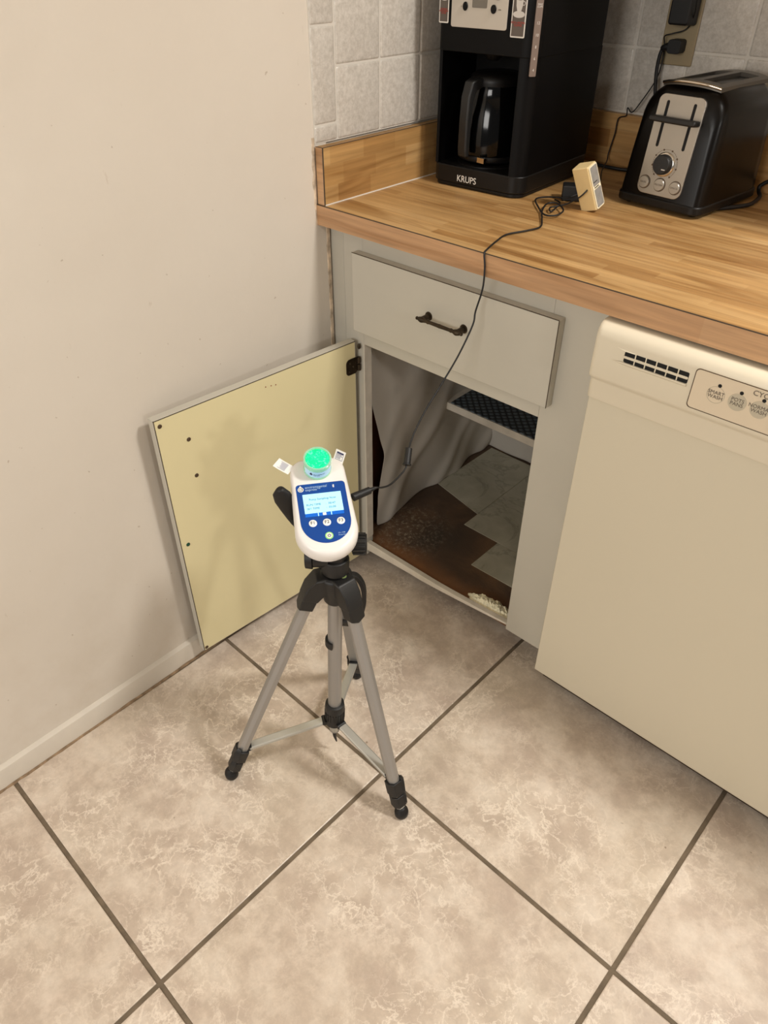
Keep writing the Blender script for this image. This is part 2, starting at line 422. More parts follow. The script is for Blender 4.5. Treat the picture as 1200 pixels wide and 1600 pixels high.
def tube(bm, pts, r, n=8, mi=0, sub=8, smooth=True):
    P = catmull(pts, sub) if smooth else [V(p) for p in pts]
    rs = r if isinstance(r, (list, tuple)) else None
    prev = None; rings = []
    x, y, d = basis(P[1] - P[0])
    for i, p in enumerate(P):
        t = (P[min(i + 1, len(P) - 1)] - P[max(i - 1, 0)])
        if t.length < 1e-9: t = d
        d = t.normalized(); x = (x - d * x.dot(d)).normalized(); y = d.cross(x)
        rr = r if rs is None else rs[0] + (rs[1] - rs[0]) * i / (len(P) - 1)
        rings.append([bm.verts.new(p + (x * math.cos(2 * PI * k / n) + y * math.sin(2 * PI * k / n)) * rr) for k in range(n)])
    for i in range(len(rings) - 1):
        for k in range(n):
            bm.faces.new((rings[i][k], rings[i][(k + 1) % n], rings[i + 1][(k + 1) % n], rings[i + 1][k])).material_index = mi
    bm.faces.new(rings[0][::-1]).material_index = mi; bm.faces.new(rings[-1]).material_index = mi
def sphere(bm, c, r, n=20, sz=(1, 1, 1), mx=I4, mi=0):
    res = bmesh.ops.create_uvsphere(bm, u_segments=n, v_segments=n // 2, radius=r, matrix=mx @ Matrix.Translation(c) @ Matrix.Diagonal((*sz, 1)))
    for v in res['verts']:
        for f in v.link_faces: f.material_index = mi
def hull(bm, pts, mi=0):
    vs_ = [bm.verts.new(p) for p in pts]
    r = bmesh.ops.convex_hull(bm, input=vs_)
    for f in r['geom']:
        if isinstance(f, bmesh.types.BMFace): f.material_index = mi
    junk = [e for e in r.get('geom_interior', []) if isinstance(e, bmesh.types.BMVert)]
    if junk: bmesh.ops.delete(bm, geom=junk, context='VERTS')
NB_ = bmesh.new
def text(name, s, size, mx, m, parent, align='CENTER', sx=1.0, ext=0.00012):
    cu = bpy.data.curves.new(name, 'FONT'); cu.body = s; cu.size = size; cu.align_x = align; cu.align_y = 'CENTER'; cu.extrude = ext
    cu.space_line = 0.85; cu.resolution_u = 3
    t = bpy.data.objects.new('tmp', cu); COL.objects.link(t)
    bpy.context.view_layer.update()
    me = bpy.data.meshes.new_from_object(t.evaluated_get(bpy.context.evaluated_depsgraph_get()))
    bpy.data.objects.remove(t)
    bm = bmesh.new(); bm.from_mesh(me); bpy.data.meshes.remove(me)
    for v in bm.verts: v.co = mx @ V((v.co.x * sx, v.co.y, v.co.z))
    return finish(bm, name, m, parent, smooth=0)

# ------------------------------------------------------------------ setting
TH = -0.0133; TS = 0.5181; TX, TY = 0.5328, -0.4202
bm = NB_()
R2 = Matrix.Translation((TX, TY, 0)) @ Matrix.Rotation(TH, 4, 'Z')
box(bm, (-0.6, -3.2, -0.05), (4.2, 0.9, -0.0022), mi=1)
gw = 0.0042
for i in range(-2, 7):
    for j in range(-5, 3):
        pl = [(i * TS + gw, j * TS + gw), ((i + 1) * TS - gw, j * TS + gw), ((i + 1) * TS - gw, (j + 1) * TS - gw), (i * TS + gw, (j + 1) * TS - gw)]
        a = [bm.verts.new(R2 @ V((x, y, -0.0022))) for x, y in pl]
        c = ((pl[0][0] + pl[2][0]) / 2, (pl[0][1] + pl[2][1]) / 2)
        f_ = 1 - 0.0016 / (TS / 2)
        b = [bm.verts.new(R2 @ V((x, y, -0.0007))) for x, y in pl]
        t = [bm.verts.new(R2 @ V((c[0] + (x - c[0]) * f_, c[1] + (y - c[1]) * f_, 0.0))) for x, y in pl]
        bm.faces.new(t)
        for k in range(4):
            bm.faces.new((a[k], a[(k + 1) % 4], b[(k + 1) % 4], b[k])); bm.faces.new((b[k], b[(k + 1) % 4], t[(k + 1) % 4], t[k]))
fl = finish(bm, 'floor', [M['floor_tile'], M['grout']], smooth=0); fl['kind'] = 'structure'

bm = NB_(); box(bm, (-0.12, -3.2, 0), (0.0, 0.0, 2.5))
box(bm, (-0.12, 0.0, 0), (-0.004, 0.80, 2.5))
wl = finish(bm, 'wall_left', M['wall'], smooth=0); wl['kind'] = 'structure'
# tiled part above the worktop
YB = 0.65
def tiles(rects, mx):
    bm = NB_()
    for (x0, y0, x1, y1) in rects:
        e = 0.0013
        p0 = rrect(x0 + e, y0 + e, x1 - e, y1 - e, 0.003, 2)
        cx = (x0 + x1) / 2; cy = (y0 + y1) / 2; w_ = (x1 - x0) / 2; h_ = (y1 - y0) / 2
        def ins(d, z): return [bm.verts.new(mx @ V((cx + (x - cx) * (1 - d / w_), cy + (y - cy) * (1 - d / h_), z))) for x, y in p0]
        rings = [ins(0, 0), ins(0, 0.0035), ins(0.0012, 0.0052), ins(0.004, 0.006)]
        for q in range(3):
            n = len(p0)
            for k in range(n): bm.faces.new((rings[q][k], rings[q][(k + 1) % n], rings[q + 1][(k + 1) % n], rings[q + 1][k]))
        bm.faces.new(rings[-1])
    return bm
T = 0.1165
rects = []
zs = [1.138 + k * T for k in range(-1, 8)]
ys = [0.029 + k * T for k in range(0, 6)]
for a in range(len(ys)):
    y0 = ys[a]; y1 = min(ys[a] + T, YB)
    if y1 - y0 < 0.02: continue
    for b in range(-1, 8):
        z0 = 1.138 + b * T; z1 = z0 + T
        if b == -1: z0 = 1.0185
        rects.append((y0, z0, y1, z1))
for k, (z0, z1) in enumerate([(1.0185, 1.048), (1.048, 1.200), (1.200, 1.352), (1.352, 1.504), (1.504, 1.656), (1.656, 1.808)]):
    rects.append((-0.030, z0, 0.029, z1))
mx = frame((-0.003, 0, 0), (0, 1, 0), (0, 0, 1), (1, 0, 0))
bm = tiles(rects, mx)
box(bm, (-0.002, -0.0295, 1.0185), (0.0012, YB, 2.0), mi=1)
o = finish(bm, 'wall_left', [M['tile'], M['tile_grout']], smooth=50); o['kind'] = 'structure'
bm = NB_(); box(bm, (-0.12, YB, 0), (4.2, YB + 0.1, 2.5)); o = finish(bm, 'wall_back', M['wall'], smooth=0); o['kind'] = 'structure'
rects = []
X0 = 0.262 - 2 * T
for a in range(0, 14):
    x0 = X0 + a * T - T; x1 = x0 + T
    x0 = max(x0, 0.004)
    if x1 - x0 < 0.02: continue
    for b in range(-1, 8):
        z0 = 1.138 + b * T; z1 = z0 + T
        if b == -1: z0 = 1.0185
        rects.append((x0, z0, x1, z1))
mx = frame((0, YB + 0.002, 0), (1, 0, 0), (0, 0, 1), (0, -1, 0))
bm = tiles(rects, mx)
box(bm, (0.0, YB - 0.0028, 1.0185), (1.7, YB + 0.002, 2.0), mi=1)
o = finish(bm, 'wall_back', [M['tile'], M['tile_grout']], smooth=50); o['kind'] = 'structure'
# ceiling keeps the light indoors
bm = NB_(); box(bm, (-0.12, -3.2, 2.5), (4.2, 0.9, 2.6)); o = finish(bm, 'ceiling', M['baseboard'], smooth=0); o['kind'] = 'structure'

# baseboard with a worn bottom edge
bm = NB_()
prof = [(0.0, 0.0), (0.011, 0.0), (0.011, 0.046), (0.0095, 0.051), (0.004, 0.054), (0.0, 0.055)]
n = 60; prev = None
for k in range(n + 1):
    y = -3.2 + k / n * 3.12
    ring = [bm.verts.new((x, y, z)) for x, z in prof]
    if prev:
        for q in range(len(prof)): bm.faces.new((prev[q], prev[(q + 1) % len(prof)], ring[(q + 1) % len(prof)], ring[q]))
    else: bm.faces.new(ring)
    prev = ring
bm.faces.new(prev[::-1])
o = finish(bm, 'baseboard_left', M['baseboard'], smooth=40); o['kind'] = 'structure'
bm = NB_(); prev = None
for k in range(241):
    y = -2.2 + k / 240 * 2.16
    wv = 0.0035 + 0.0035 * abs(noise.noise(V((y * 14, 0, 0)))) + 0.0015 * noise.noise(V((y * 70, 3, 0)))
    ht = 0.003 + 0.004 * abs(noise.noise(V((y * 20, 5, 0))))
    ring = [bm.verts.new(c) for c in ((0.010, y, -0.001), (0.0112 + wv, y, -0.001), (0.0112 + wv * 0.6, y, ht * 0.6), (0.0112, y, ht))]
    if prev:
        for q in range(4): bm.faces.new((prev[q], prev[(q + 1) % 4], ring[(q + 1) % 4], ring[q]))
    prev = ring
o = finish(bm, 'trim_1', M['caulk'], smooth=30); o['kind'] = 'structure'
# chipped plaster edge where the wall meets the cabinet
bm = NB_(); prev = None
for k in range(121):
    z = 0.10 + k / 120 * 0.93
    wv = 0.0012 + 0.003 * abs(noise.noise(V((z * 30, 0, 7)))) + 0.002 * abs(noise.noise(V((z * 90, 0, 2))))
    if z > 0.9: wv *= 1.5
    ring = [bm.verts.new(c) for c in ((-0.001, -0.008 - wv * 1.6 - (0.026 if z > 0.872 else 0), z), (0.0006 + wv * 0.3, -0.006 - wv - (0.026 if z > 0.872 else 0), z), (0.0010, -0.0012 - (0.029 if z > 0.872 else 0), z), (-0.001, -0.0012 - (0.028 if z > 0.872 else 0), z))]
    if prev:
        for q in range(4): bm.faces.new((prev[q], prev[(q + 1) % 4], ring[(q + 1) % 4], ring[q]))
    prev = ring
o = finish(bm, 'trim_2', M['raw_edge'], smooth=30); o['kind'] = 'structure'

# ------------------------------------------------------------------ base cabinet
cab = thing('base_cabinet', 'grey-beige painted kitchen base cabinet with its door swung open against the wall', 'cabinet', (0.32, 0.0, 0))
OL, OR, OB, OT = 0.090, 0.526, 0.100, 0.640
XR = 0.622
bm = NB_()
box(bm, (0.038, 0.0, 0.045), (OL, 0.022, 0.876))                 # left stile
box(bm, (OR, 0.0, 0.082), (XR, 0.022, 0.876))                    # right stile
box(bm, (OL, 0.0, OT), (OR, 0.022, 0.876))                       # top rail behind the drawer
finish(bm, 'face_frame', M['cab'], cab, bevel=0.001)
# bottom rail sags on the left
bm = NB_(); prev = None
xs = [OL + k / 24 * (OR - OL) for k in range(25)]
for x in xs:
    t = (x - OL) / (OR - OL)
    zt = 0.086 + 0.014 * max(0, (t - 0.5) / 0.5) ** 1.3
    zb = 0.060 + 0.008 * min(1, t * 3) + 0.027 * max(0, (t - 0.4) / 0.6) ** 1.2
    ring = [bm.verts.new(c) for c in ((x, 0.0, zb), (x, 0.0, zt), (x, 0.013, zt), (x, 0.013, zb))]
    if prev:
        for q in range(4): bm.faces.new((prev[q], prev[(q + 1) % 4], ring[(q + 1) % 4], ring[q]))
    else: bm.faces.new(ring)
    prev = ring
bm.faces.new(prev[::-1])
finish(bm, 'bottom_rail', M['cab_lip'], cab, bevel=0.0008, label='thin sagging bottom rail, lighter and worn')
bm = NB_(); box(bm, (OL - 0.0005, 0.0005, 0.100), (OL + 0.0012, 0.022, OT)); finish(bm, 'jamb_edge', M['cab_lip'], cab, label='paler inner edge of the left stile')
bm = NB_(); box(bm, (-0.003, 0.004, 0.0), (0.034, 0.020, 0.876)); box(bm, (0.034, 0.010, 0.05), (0.0385, 0.020, 0.876)); finish(bm, 'filler_strip', M['cab'], cab, bevel=0.0008)
bm = NB_(); box(bm, (0.006, 0.022, 0.045), (0.020, 0.62, 0.874)); finish(bm, 'side_panel', M['brown_wood'], cab, label='brown wooden side panel showing past the cloth')
bm = NB_(); box(bm, (0.606, 0.022, 0.045), (XR, 0.62, 0.874)); finish(bm, 'side_panel', M['cavity'], cab)
bm = NB_(); box(bm, (0.02, 0.622, 0.045), (0.606, 0.634, 0.874)); finish(bm, 'back_panel', M['cavity'], cab)
bm = NB_(); box(bm, (0.02, 0.0185, 0.068), (0.606, 0.622, 0.080)); finish(bm, 'bottom_panel', M['stained'], cab, label='dark brown water-stained cabinet bottom with pale specks')
bm = NB_(); box(bm, (0.02, 0.085, 0.0), (0.606, 0.097, 0.068)); finish(bm, 'toe_kick', M['cab_dark'], cab)
# shelf
bm = NB_(); box(bm, (0.021, 0.345, 0.322), (0.605, 0.60, 0.343)); finish(bm, 'shelf', M['cab_lip'], cab, bevel=0.001)
# drawer
dr = NB_(); box(dr, (0.079, -0.019, 0.675), (0.549, -0.0005, 0.837))
dro = finish(dr, 'drawer_front', M['cab'], cab, bevel=0.0012)
bm = NB_()
for (a, b) in (((0.0795, -0.0196, 0.8362), (0.5485, -0.0186, 0.8374)), ((0.5480, -0.0196, 0.6755), (0.5492, -0.0186, 0.8365))): box(bm, a, b)
finish(bm, 'edge_seam', M['cab_edge'], dro, smooth=0)
# drawer pull: bow between two knuckled posts
hb = NB_()
P0 = V((0.279, -0.040, 0.7650)); P1 = V((0.361, -0.040, 0.7650))
for p, s in ((P0, -1), (P1, 1)):
    cyl(hb, (p.x, -0.019, p.z), (p.x, -0.0205, p.z), 0.0085, 0.0080)
    cyl(hb, (p.x, -0.0205, p.z), (p.x, -0.040, p.z), 0.0052, 0.0052, 12)
    sphere(hb, p, 0.0062, 14, (1, 1, 0.9))
    lathe(hb, [(0.001, -0.013), (0.0028, -0.0125), (0.0034, -0.010), (0.0020, -0.0085), (0.0042, -0.006), (0.0052, -0.002), (0.0052, 0.003), (0.0035, 0.008)], frame(p, (0, 0, 1), (0, s, 0), (-s, 0, 0)), 14)
lathe(hb, [(0.0030, 0.0), (0.0040, 0.008), (0.0030, 0.012), (0.0042, 0.016), (0.0032, 0.020), (0.0036, 0.040), (0.0040, 0.043), (0.0036, 0.046), (0.0032, 0.066), (0.0042, 0.070), (0.0030, 0.074), (0.0040, 0.076), (0.0030, 0.082)], frame(P0, (0, 0, 1), (0, 1, 0), (1, 0, 0)), 14)
finish(hb, 'handle', M['hinge'], dro, smooth=50, label='antique bronze bow handle')
# open door: hinge edge near the stile, outer edge almost on the wall
Ha = V((0.077, -0.012, 0)); Hb = V((0.044, -0.488, 0))
dx = (Hb - Ha).normalized(); dn = V((-dx.y, dx.x, 0))     # towards +x (visible face)
if dn.x < 0: dn = -dn
DM = frame((Ha.x, Ha.y, 0), dx, dn, (0, 0, 1)); W_ = (Hb - Ha).length
ZD0, ZD1 = 0.041, 0.648
bm = NB_(); box(bm, (0, -0.0185, ZD0), (W_, -0.0008, ZD1), DM)
door = finish(bm, 'door', M['cab'], cab, bevel=0.0006)
bm = NB_(); box(bm, (0.0022, -0.0009, ZD0 + 0.0022), (W_ - 0.0022, 0.0, ZD1 - 0.0022), DM); finish(bm, 'inner_panel', M['door_in'], door, smooth=0, label='cream yellow inner face of the door')
bm = NB_()
for a, b in (((0, -0.0012, ZD1 - 0.0018), (W_, -0.0002, ZD1 - 0.0004)), ((W_ - 0.0016, -0.0012, ZD0), (W_ - 0.0004, -0.0002, ZD1))): box(bm, a, b, DM)
finish(bm, 'edge_seam', M['cab_edge'], door, smooth=0)
def cap(dist, z, r, m, nm='screw_cap'):
    b_ = NB_(); lathe(b_, [(r, 0.0), (r, 0.0008), (r * 0.7, 0.0016), (0.0004, 0.0018)], frame(DM @ V((dist, 0, z)), dx, V((0, 0, 1)), dn), 16); finish(b_, nm, m, door, smooth=40)
for y_, z_, m_ in ((-0.477, 0.634, 'hole_brown'), (-0.427, 0.585, 'hole_brown'), (-0.425, 0.502, 'hole_brown'), (-0.472, 0.353, 'hole_green'), (-0.481, 0.049, 'hole_brown')):
    cap(abs((y_ - Ha.y) / dx.y), z_, 0.0042, M[m_])
for y_, z_ in ((-0.247, 0.627), (-0.234, 0.625), (-0.223, 0.623)): cap(abs((y_ - Ha.y) / dx.y), z_ , 0.0011, M['pin'], 'pin_hole')
# hinge leaf + knuckle
bm = NB_()
pl = rrect(-0.002, 0.574, 0.028, 0.611, (0.006, 0.008, 0.010, 0.002))
hm = frame(DM @ V((0, 0, 0)), dx, V((0, 0, 1)), dn)
prism(bm, pl, 0.0, 0.0016, hm)
for zz in (0.579, 0.596): 
    cyl(bm, DM @ V((-0.006, 0.003, zz)), DM @ V((-0.006, 0.003, zz + 0.014)), 0.0042)
for q, zz in ((0.020, 0.583), (0.018, 0.602), (0.009, 0.592)): sphere(bm, hm @ V((q, zz, 0.0018)), 0.0022, 10)
finish(bm, 'hinge', M['hinge'], door, smooth=45, bevel=0.0003, label='antique bronze hinge leaf')
bm = NB_(); sphere(bm, (0.0815, -0.006, 0.635), 0.0045, 12, (0.8, 0.8, 1.5)); finish(bm, 'bumper', M['hinge'], door)

# ---- cloth draped down the left side and across the back of the cabinet
bm = NB_(); NU, NVv = 70, 40; grid = []
def cloth_pt(u, v):
    # u along left side then back, v from bottom (0) to top (1)
    z = 0.0805 + v * 0.55
    L1, L2 = 0.50, 0.40
    s = u * (L1 + L2)
    fold = 0.007 * math.sin(s * 26 + v * 6.0) * (1 - 0.5 * v) + 0.010 * (max(0, math.sin(s * 30 - v * 13 + 0.6)) ** 3) * (1 - v) ** 0.7 + 0.008 * (max(0, math.sin(s * 17 - v * 5 + 2.2)) ** 4)
    fk = [(0, 0.070), (0.1, 0.062), (0.2, 0.062), (0.32, 0.080), (0.42, 0.084), (0.55, 0.070), (0.7, 0.048), (0.8, 0.030), (1.01, 0.024)]
    for (v0, f0), (v1, f1) in zip(fk[:-1], fk[1:]):
        if v0 <= v <= v1: front = f0 + (f1 - f0) * (v - v0) / (v1 - v0)
    if s < L1:
        t = s / L1
        y = front + t * (0.604 - front)
        x = 0.042 + fold + 0.022 * v + 0.012 * (1 - t) * (1 - v)
        if s < 0.10: x = x + 0.012 * (1 - s / 0.1) * v
    else:
        t = (s - L1) / L2
        x = 0.045 + t * 0.52 + 0.01 * v
        y = 0.598 - abs(fold) * 0.9
    return V((max(x, 0.0225), min(y, 0.614), z))
for i in range(NU + 1):
    grid.append([bm.verts.new(cloth_pt(i / NU, j / NVv)) for j in range(NVv + 1)])
for i in range(NU):
    for j in range(NVv):
        # the shelf cuts the cloth on the back half: leave the cloth behind the shelf only
        bm.faces.new((grid[i][j], grid[i + 1][j], grid[i + 1][j + 1], grid[i][j + 1]))
o = finish(bm, 'draped_cloth', M['sheet'], origin=(0.04, 0.35, 0.081), smooth=180)
tag(o, 'creased grey-white cloth draped down the left side inside the open cabinet', 'cloth')
md = o.modifiers.new('sol', 'SOLIDIFY'); md.thickness = 0.0012; md.offset = 1
md = o.modifiers.new('sub', 'SUBSURF'); md.levels = 1; md.render_levels = 1

# ---- shelf liner
bm = NB_(); box(bm, (0.070, 0.3475, 0.3432), (0.600, 0.585, 0.3462)); o = finish(bm, 'shelf_liner', M['liner'], origin=(0.33, 0.46, 0.3432), bevel=0.0008)
tag(o, 'dark grey textured non-slip liner lying on the cabinet shelf', 'shelf liner')
# ---- marble vinyl tiles lying on the cabinet bottom
def vt(poly, z, label):
    b_ = NB_(); prism(b_, poly, z, z + 0.0016); o_ = finish(b_, 'vinyl_tile', M['vinyl'], origin=(poly[0][0], poly[0][1], z), smooth=0)
    tag(o_, label, 'vinyl tile', 'loose vinyl tiles on the cabinet bottom')
vt([(0.056, 0.330), (0.2255, 0.294), (0.2255, 0.585), (0.060, 0.585)], 0.0802, 'marble-look vinyl tile at the back left of the cabinet floor, beside the cloth')
vt([(0.2265, 0.234), (0.5305, 0.234), (0.5305, 0.538), (0.2265, 0.538)], 0.0802, 'marble-look vinyl tile in the middle of the cabinet floor, its corner jutting over the stain')
vt([(0.2265, 0.5395), (0.5305, 0.5395), (0.5305, 0.590), (0.2265, 0.590)], 0.0802, 'narrow marble-look vinyl strip along the cabinet back, under the shelf')
vt([(0.337, 0.120), (0.601, 0.124), (0.601, 0.2325), (0.337, 0.2325)], 0.0802, 'marble-look vinyl tile nearest the opening, at the right of the cabinet floor')
# ---- crumbly residue in the front right corner
bm = NB_()
cx0, cy0 = 0.462, 0.030; NR, NA = 26, 110
rings = []
for r_ in range(NR + 1):
    ring = []
    for a_ in range(NA):
        an = 2 * PI * a_ / NA; q = r_ / NR
        ex = 0.066 * (1 + 0.15 * noise.noise(V((math.cos(an) * 2, math.sin(an) * 2, 1)))); ey = 0.0120 if math.sin(an) < 0 else 0.026 * (1 + 0.35 * noise.noise(V((math.cos(an) * 4, math.sin(an) * 4, 5))))
        x = cx0 + ex * q * math.cos(an) ; y = cy0 + ey * q * math.sin(an) + 0.010 * (-math.cos(an)) * 0
        z = 0.0805 + 0.019 * (1 - q ** 2.6) * (1 + 0.25 * noise.noise(V((x * 60, y * 60, 8)))) + (0.0050 * noise.noise(V((x * 170, y * 170, 0))) + 0.0040 * noise.noise(V((x * 420, y * 420, 3)))) * (1 - q ** 4)
        if y < 0.0188: y = 0.0188
        ring.append(bm.verts.new((min(x, 0.524), y, z)))
    rings.append(ring)
for r_ in range(NR):
    for a_ in range(NA): bm.faces.new((rings[r_][a_], rings[r_][(a_ + 1) % NA], rings[r_ + 1][(a_ + 1) % NA], rings[r_ + 1][a_]))
bmesh.ops.remove_doubles(bm, verts=bm.verts, dist=1e-5)
o = finish(bm, 'powder_residue', M['powder'], origin=(cx0, cy0, 0.0802), smooth=30)
tag(o, 'pale yellow crumbly residue heaped at the front right corner of the cabinet floor', 'debris', kind='stuff')

# ------------------------------------------------------------------ worktop and splashes
ct = thing('countertop', 'butcher-block laminate kitchen countertop with a pinkish wooden front edge', 'countertop', (0.9, 0.3, 0.876))
YF = -0.0325
bm = NB_(); box(bm, (0.0005, YF + 0.0012, 0.8765), (1.9, 0.648, 0.914)); finish(bm, 'slab', M['counter'], ct, smooth=0)
bm = NB_(); box(bm, (0.0, YF, 0.8760), (1.9, YF + 0.0012, 0.9128)); finish(bm, 'front_edge', M['counter_edge'], ct, smooth=0, label='pinkish wooden front edge band')
bm = NB_(); box(bm, (0.0, YF - 0.0001, 0.9128), (1.9, YF + 0.0014, 0.9142)); finish(bm, 'edge_seam', M['cab_edge'], ct, smooth=0, label='dark seam line')
# left splash
sp = thing('backsplash', 'butcher-block laminate backsplash board on the left wall below the tiles', 'backsplash', (0.01, 0.3, 0.914))
bm = NB_(); box(bm, (0.0035, -0.0285, 0.9145), (0.0215, 0.630, 1.0155)); finish(bm, 'board', M['splash_side'], sp, smooth=0)
bm = NB_(); box(bm, (0.003, -0.0300, 0.9145), (0.0205, -0.0285, 1.0155)); finish(bm, 'end_cap', M['counter_edge'], sp, smooth=0)
bm = NB_(); box(bm, (0.0208, -0.0304, 0.9145), (0.0219, -0.0280, 1.0155)); box(bm, (0.0035, -0.0304, 1.0150), (0.0219, -0.0296, 1.0160)); box(bm, (0.0208, -0.0296, 1.0148), (0.0218, 0.630, 1.0158)); finish(bm, 'edge_seam', M['cab_edge'], sp, smooth=0)
bm = NB_(); box(bm, (0.0215, -0.0285, 0.9141), (0.0232, 0.625, 0.9158)); finish(bm, 'caulk_bead', M['sticker_w'], sp, smooth=0, label='white caulk bead')
sp = thing('backsplash', 'butcher-block laminate backsplash board on the back wall behind the toaster', 'backsplash', (0.9, 0.64, 0.914))
bm = NB_(); box(bm, (0.0, 0.631, 0.9145), (1.9, 0.648, 1.0160)); finish(bm, 'board', M['splash_back'], sp, smooth=0)

# ------------------------------------------------------------------ dishwasher
dwr = thing('dishwasher', 'almond built-in dishwasher with a vent and cycle buttons under the countertop', 'dishwasher', (0.93, 0.2, 0))
DX0, DX1 = 0.631, 1.231
bm = NB_(); box(bm, (DX0 + 0.002, -0.040, 0.066), (DX1, -0.006, 0.748)); finish(bm, 'door_panel', M['dw'], dwr, bevel=0.0015)
bm = NB_(); box(bm, (DX0 + 0.01, -0.006, 0.02), (DX1, 0.58, 0.868)); finish(bm, 'tub', M['cab_dark'], dwr, smooth=0)
bm = NB_()                               # control fascia: rounded top, stepped lip under it
def fascia(x0, x1, grow=0.0):
    pts = [(-0.006, 0.742), (-0.046, 0.744), (-0.0475, 0.748), (-0.0475, 0.776), (-0.0490, 0.7795), (-0.0560, 0.7850), (-0.0575, 0.7900), (-0.0560, 0.850), (-0.0535, 0.860), (-0.0480, 0.8665), (-0.040, 0.8695), (-0.006, 0.870)]
    return pts
pts = fascia(DX0, DX1)
mxf = frame((DX0, 0, 0), (0, 1, 0), (0, 0, 1), (1, 0, 0))
n = len(pts); rings = []
for x, s in ((0.0, 0.0), (0.0006, 0.35), (0.002, 0.7), (0.006, 0.93), (0.010, 1.0), (DX1 - DX0, 1.0)):
    rings.append([bm.verts.new((DX0 + x, -0.006 + (p[0] + 0.006) * (0.82 + 0.18 * s), p[1] + (0.006 * (1 - s) if False else 0))) for p in pts])
for a, b in zip(rings[:-1], rings[1:]):
    for k in range(n): bm.faces.new((a[k], a[(k + 1) % n], b[(k + 1) % n], b[k]))
bm.faces.new(rings[0]); bm.faces.new(rings[-1][::-1])
fas = finish(bm, 'control_fascia', M['dw_plastic'], dwr, smooth=50)
# plane of the fascia face
FZ0, FY0, FZ1, FY1 = 0.790, -0.0575, 0.850, -0.0560
fu = V((0, FY1 - FY0, FZ1 - FZ0)).normalized(); fn = V((0, -fu.z, fu.y)).normalized()
FM = frame((0, FY0, FZ0), (1, 0, 0), fu, fn)
# vent
bm = NB_()
prism(bm, rrect(0.684, 0.0355, 0.783, 0.0520, 0.002, 3), -0.0004, 0.0006, FM, 0)
vent = finish(bm, 'vent', M['black_hole'], fas, smooth=0, label='black slotted vent')
bm = NB_()
prism(bm, rrect(0.682, 0.0422, 0.783, 0.0455, 0.0015, 3), 0.0002, 0.0022, FM)
for k in range(5):
    x = 0.7005 + k * 0.0165; prism(bm, [(x, 0.035), (x + 0.0016, 0.035), (x + 0.0016, 0.0525), (x, 0.0525)], 0.0002, 0.0014, FM)
finish(bm, 'vent_grille', M['dw_plastic'], vent, smooth=30)
bm = NB_()
hull(bm, [FM @ V(p) for p in ((0.664, 0.0325, 0.0), (0.684, 0.0355, 0.0026), (0.783, 0.0355, 0.0026), (0.783, 0.033, 0.0026), (0.783, 0.030, 0.0), (0.690, 0.030, 0.0), (0.684, 0.033, 0.0026))])
hull(bm, [FM @ V(p) for p in ((0.668, 0.0545, 0.0), (0.684, 0.052, 0.0012), (0.700, 0.0522, 0.0012), (0.700, 0.0535, 0.0), (0.684, 0.0545, 0.0))])
finish(bm, 'vent_lip', M['dw_plastic'], vent, smooth=40)
# film with outline
def outline(bm, poly, wd, z0, z1, mx):
    cx = sum(p[0] for p in poly) / len(poly); cy = sum(p[1] for p in poly) / len(poly)
    hx = max(abs(p[0] - cx) for p in poly); hy = max(abs(p[1] - cy) for p in poly)
    def sc(z, d): return [bm.verts.new(mx @ V((cx + (x - cx) * (1 - d / hx), cy + (y - cy) * (1 - d / hy), z))) for x, y in poly]
    A, B = sc(z1, 0), sc(z1, wd); C_ = sc(z0, 0); D = sc(z0, wd); n = len(poly)
    for k in range(n):
        j = (k + 1) % n
        bm.faces.new((A[k], A[j], B[j], B[k])); bm.faces.new((C_[k], C_[j], A[j], A[k])); bm.faces.new((B[k], B[j], D[j], D[k]))
film = rrect(0.7905, 0.003, 1.150, 0.0635, 0.006)
bm = NB_(); prism(bm, film, -0.0002, 0.0006, FM); fp = finish(bm, 'control_film', M['dw_panel'], fas, smooth=0)
bm = NB_(); outline(bm, film, 0.0011, 0.0, 0.0009, FM); finish(bm, 'film_outline', M['line'], fp, smooth=0)
for k, (tx, ring) in enumerate((('SMART\nWASH', True), ('POTS\nPANS', False), ('NORMAL\nWASH', False), ('QUICK\nWASH', False), ('RINSE\nONLY', False))):
    x = 0.8255 + k * 0.0300; y = 0.034
    bm = NB_()
    if ring: outline(bm, circle(x, y, 0.0125, 32), 0.0007, 0.0004, 0.0009, FM)
    else: prism(bm, circle(x, y, 0.0125, 32), 0.0004, 0.0009, FM)
    finish(bm, 'cycle_button', M['btn_grey'], fp, smooth=0)
    text('lettering', tx, 0.0074, FM @ Matrix.Translation((x, y, 0.0011)), M['ink'], fp)
    bm = NB_(); lathe(bm, [(0.0026, 0.0003), (0.0026, 0.0011), (0.0004, 0.0012)], FM @ Matrix.Translation((x + 0.002, y + 0.0145, 0)), 16); finish(bm, 'indicator_lamp', M['black_hole'], fp, smooth=0)
text('lettering', 'CYCLES', 0.0105, FM @ Matrix.Translation((0.889, 0.0585 - 0.0035, 0.0011)), M['ink'], fp, ext=0.0001)
bm = NB_(); box(bm, (DX0 + 0.01, 0.05, 0.0), (DX1, 0.06, 0.066)); finish(bm, 'toe_panel', M['cab_dark'], dwr, smooth=0)

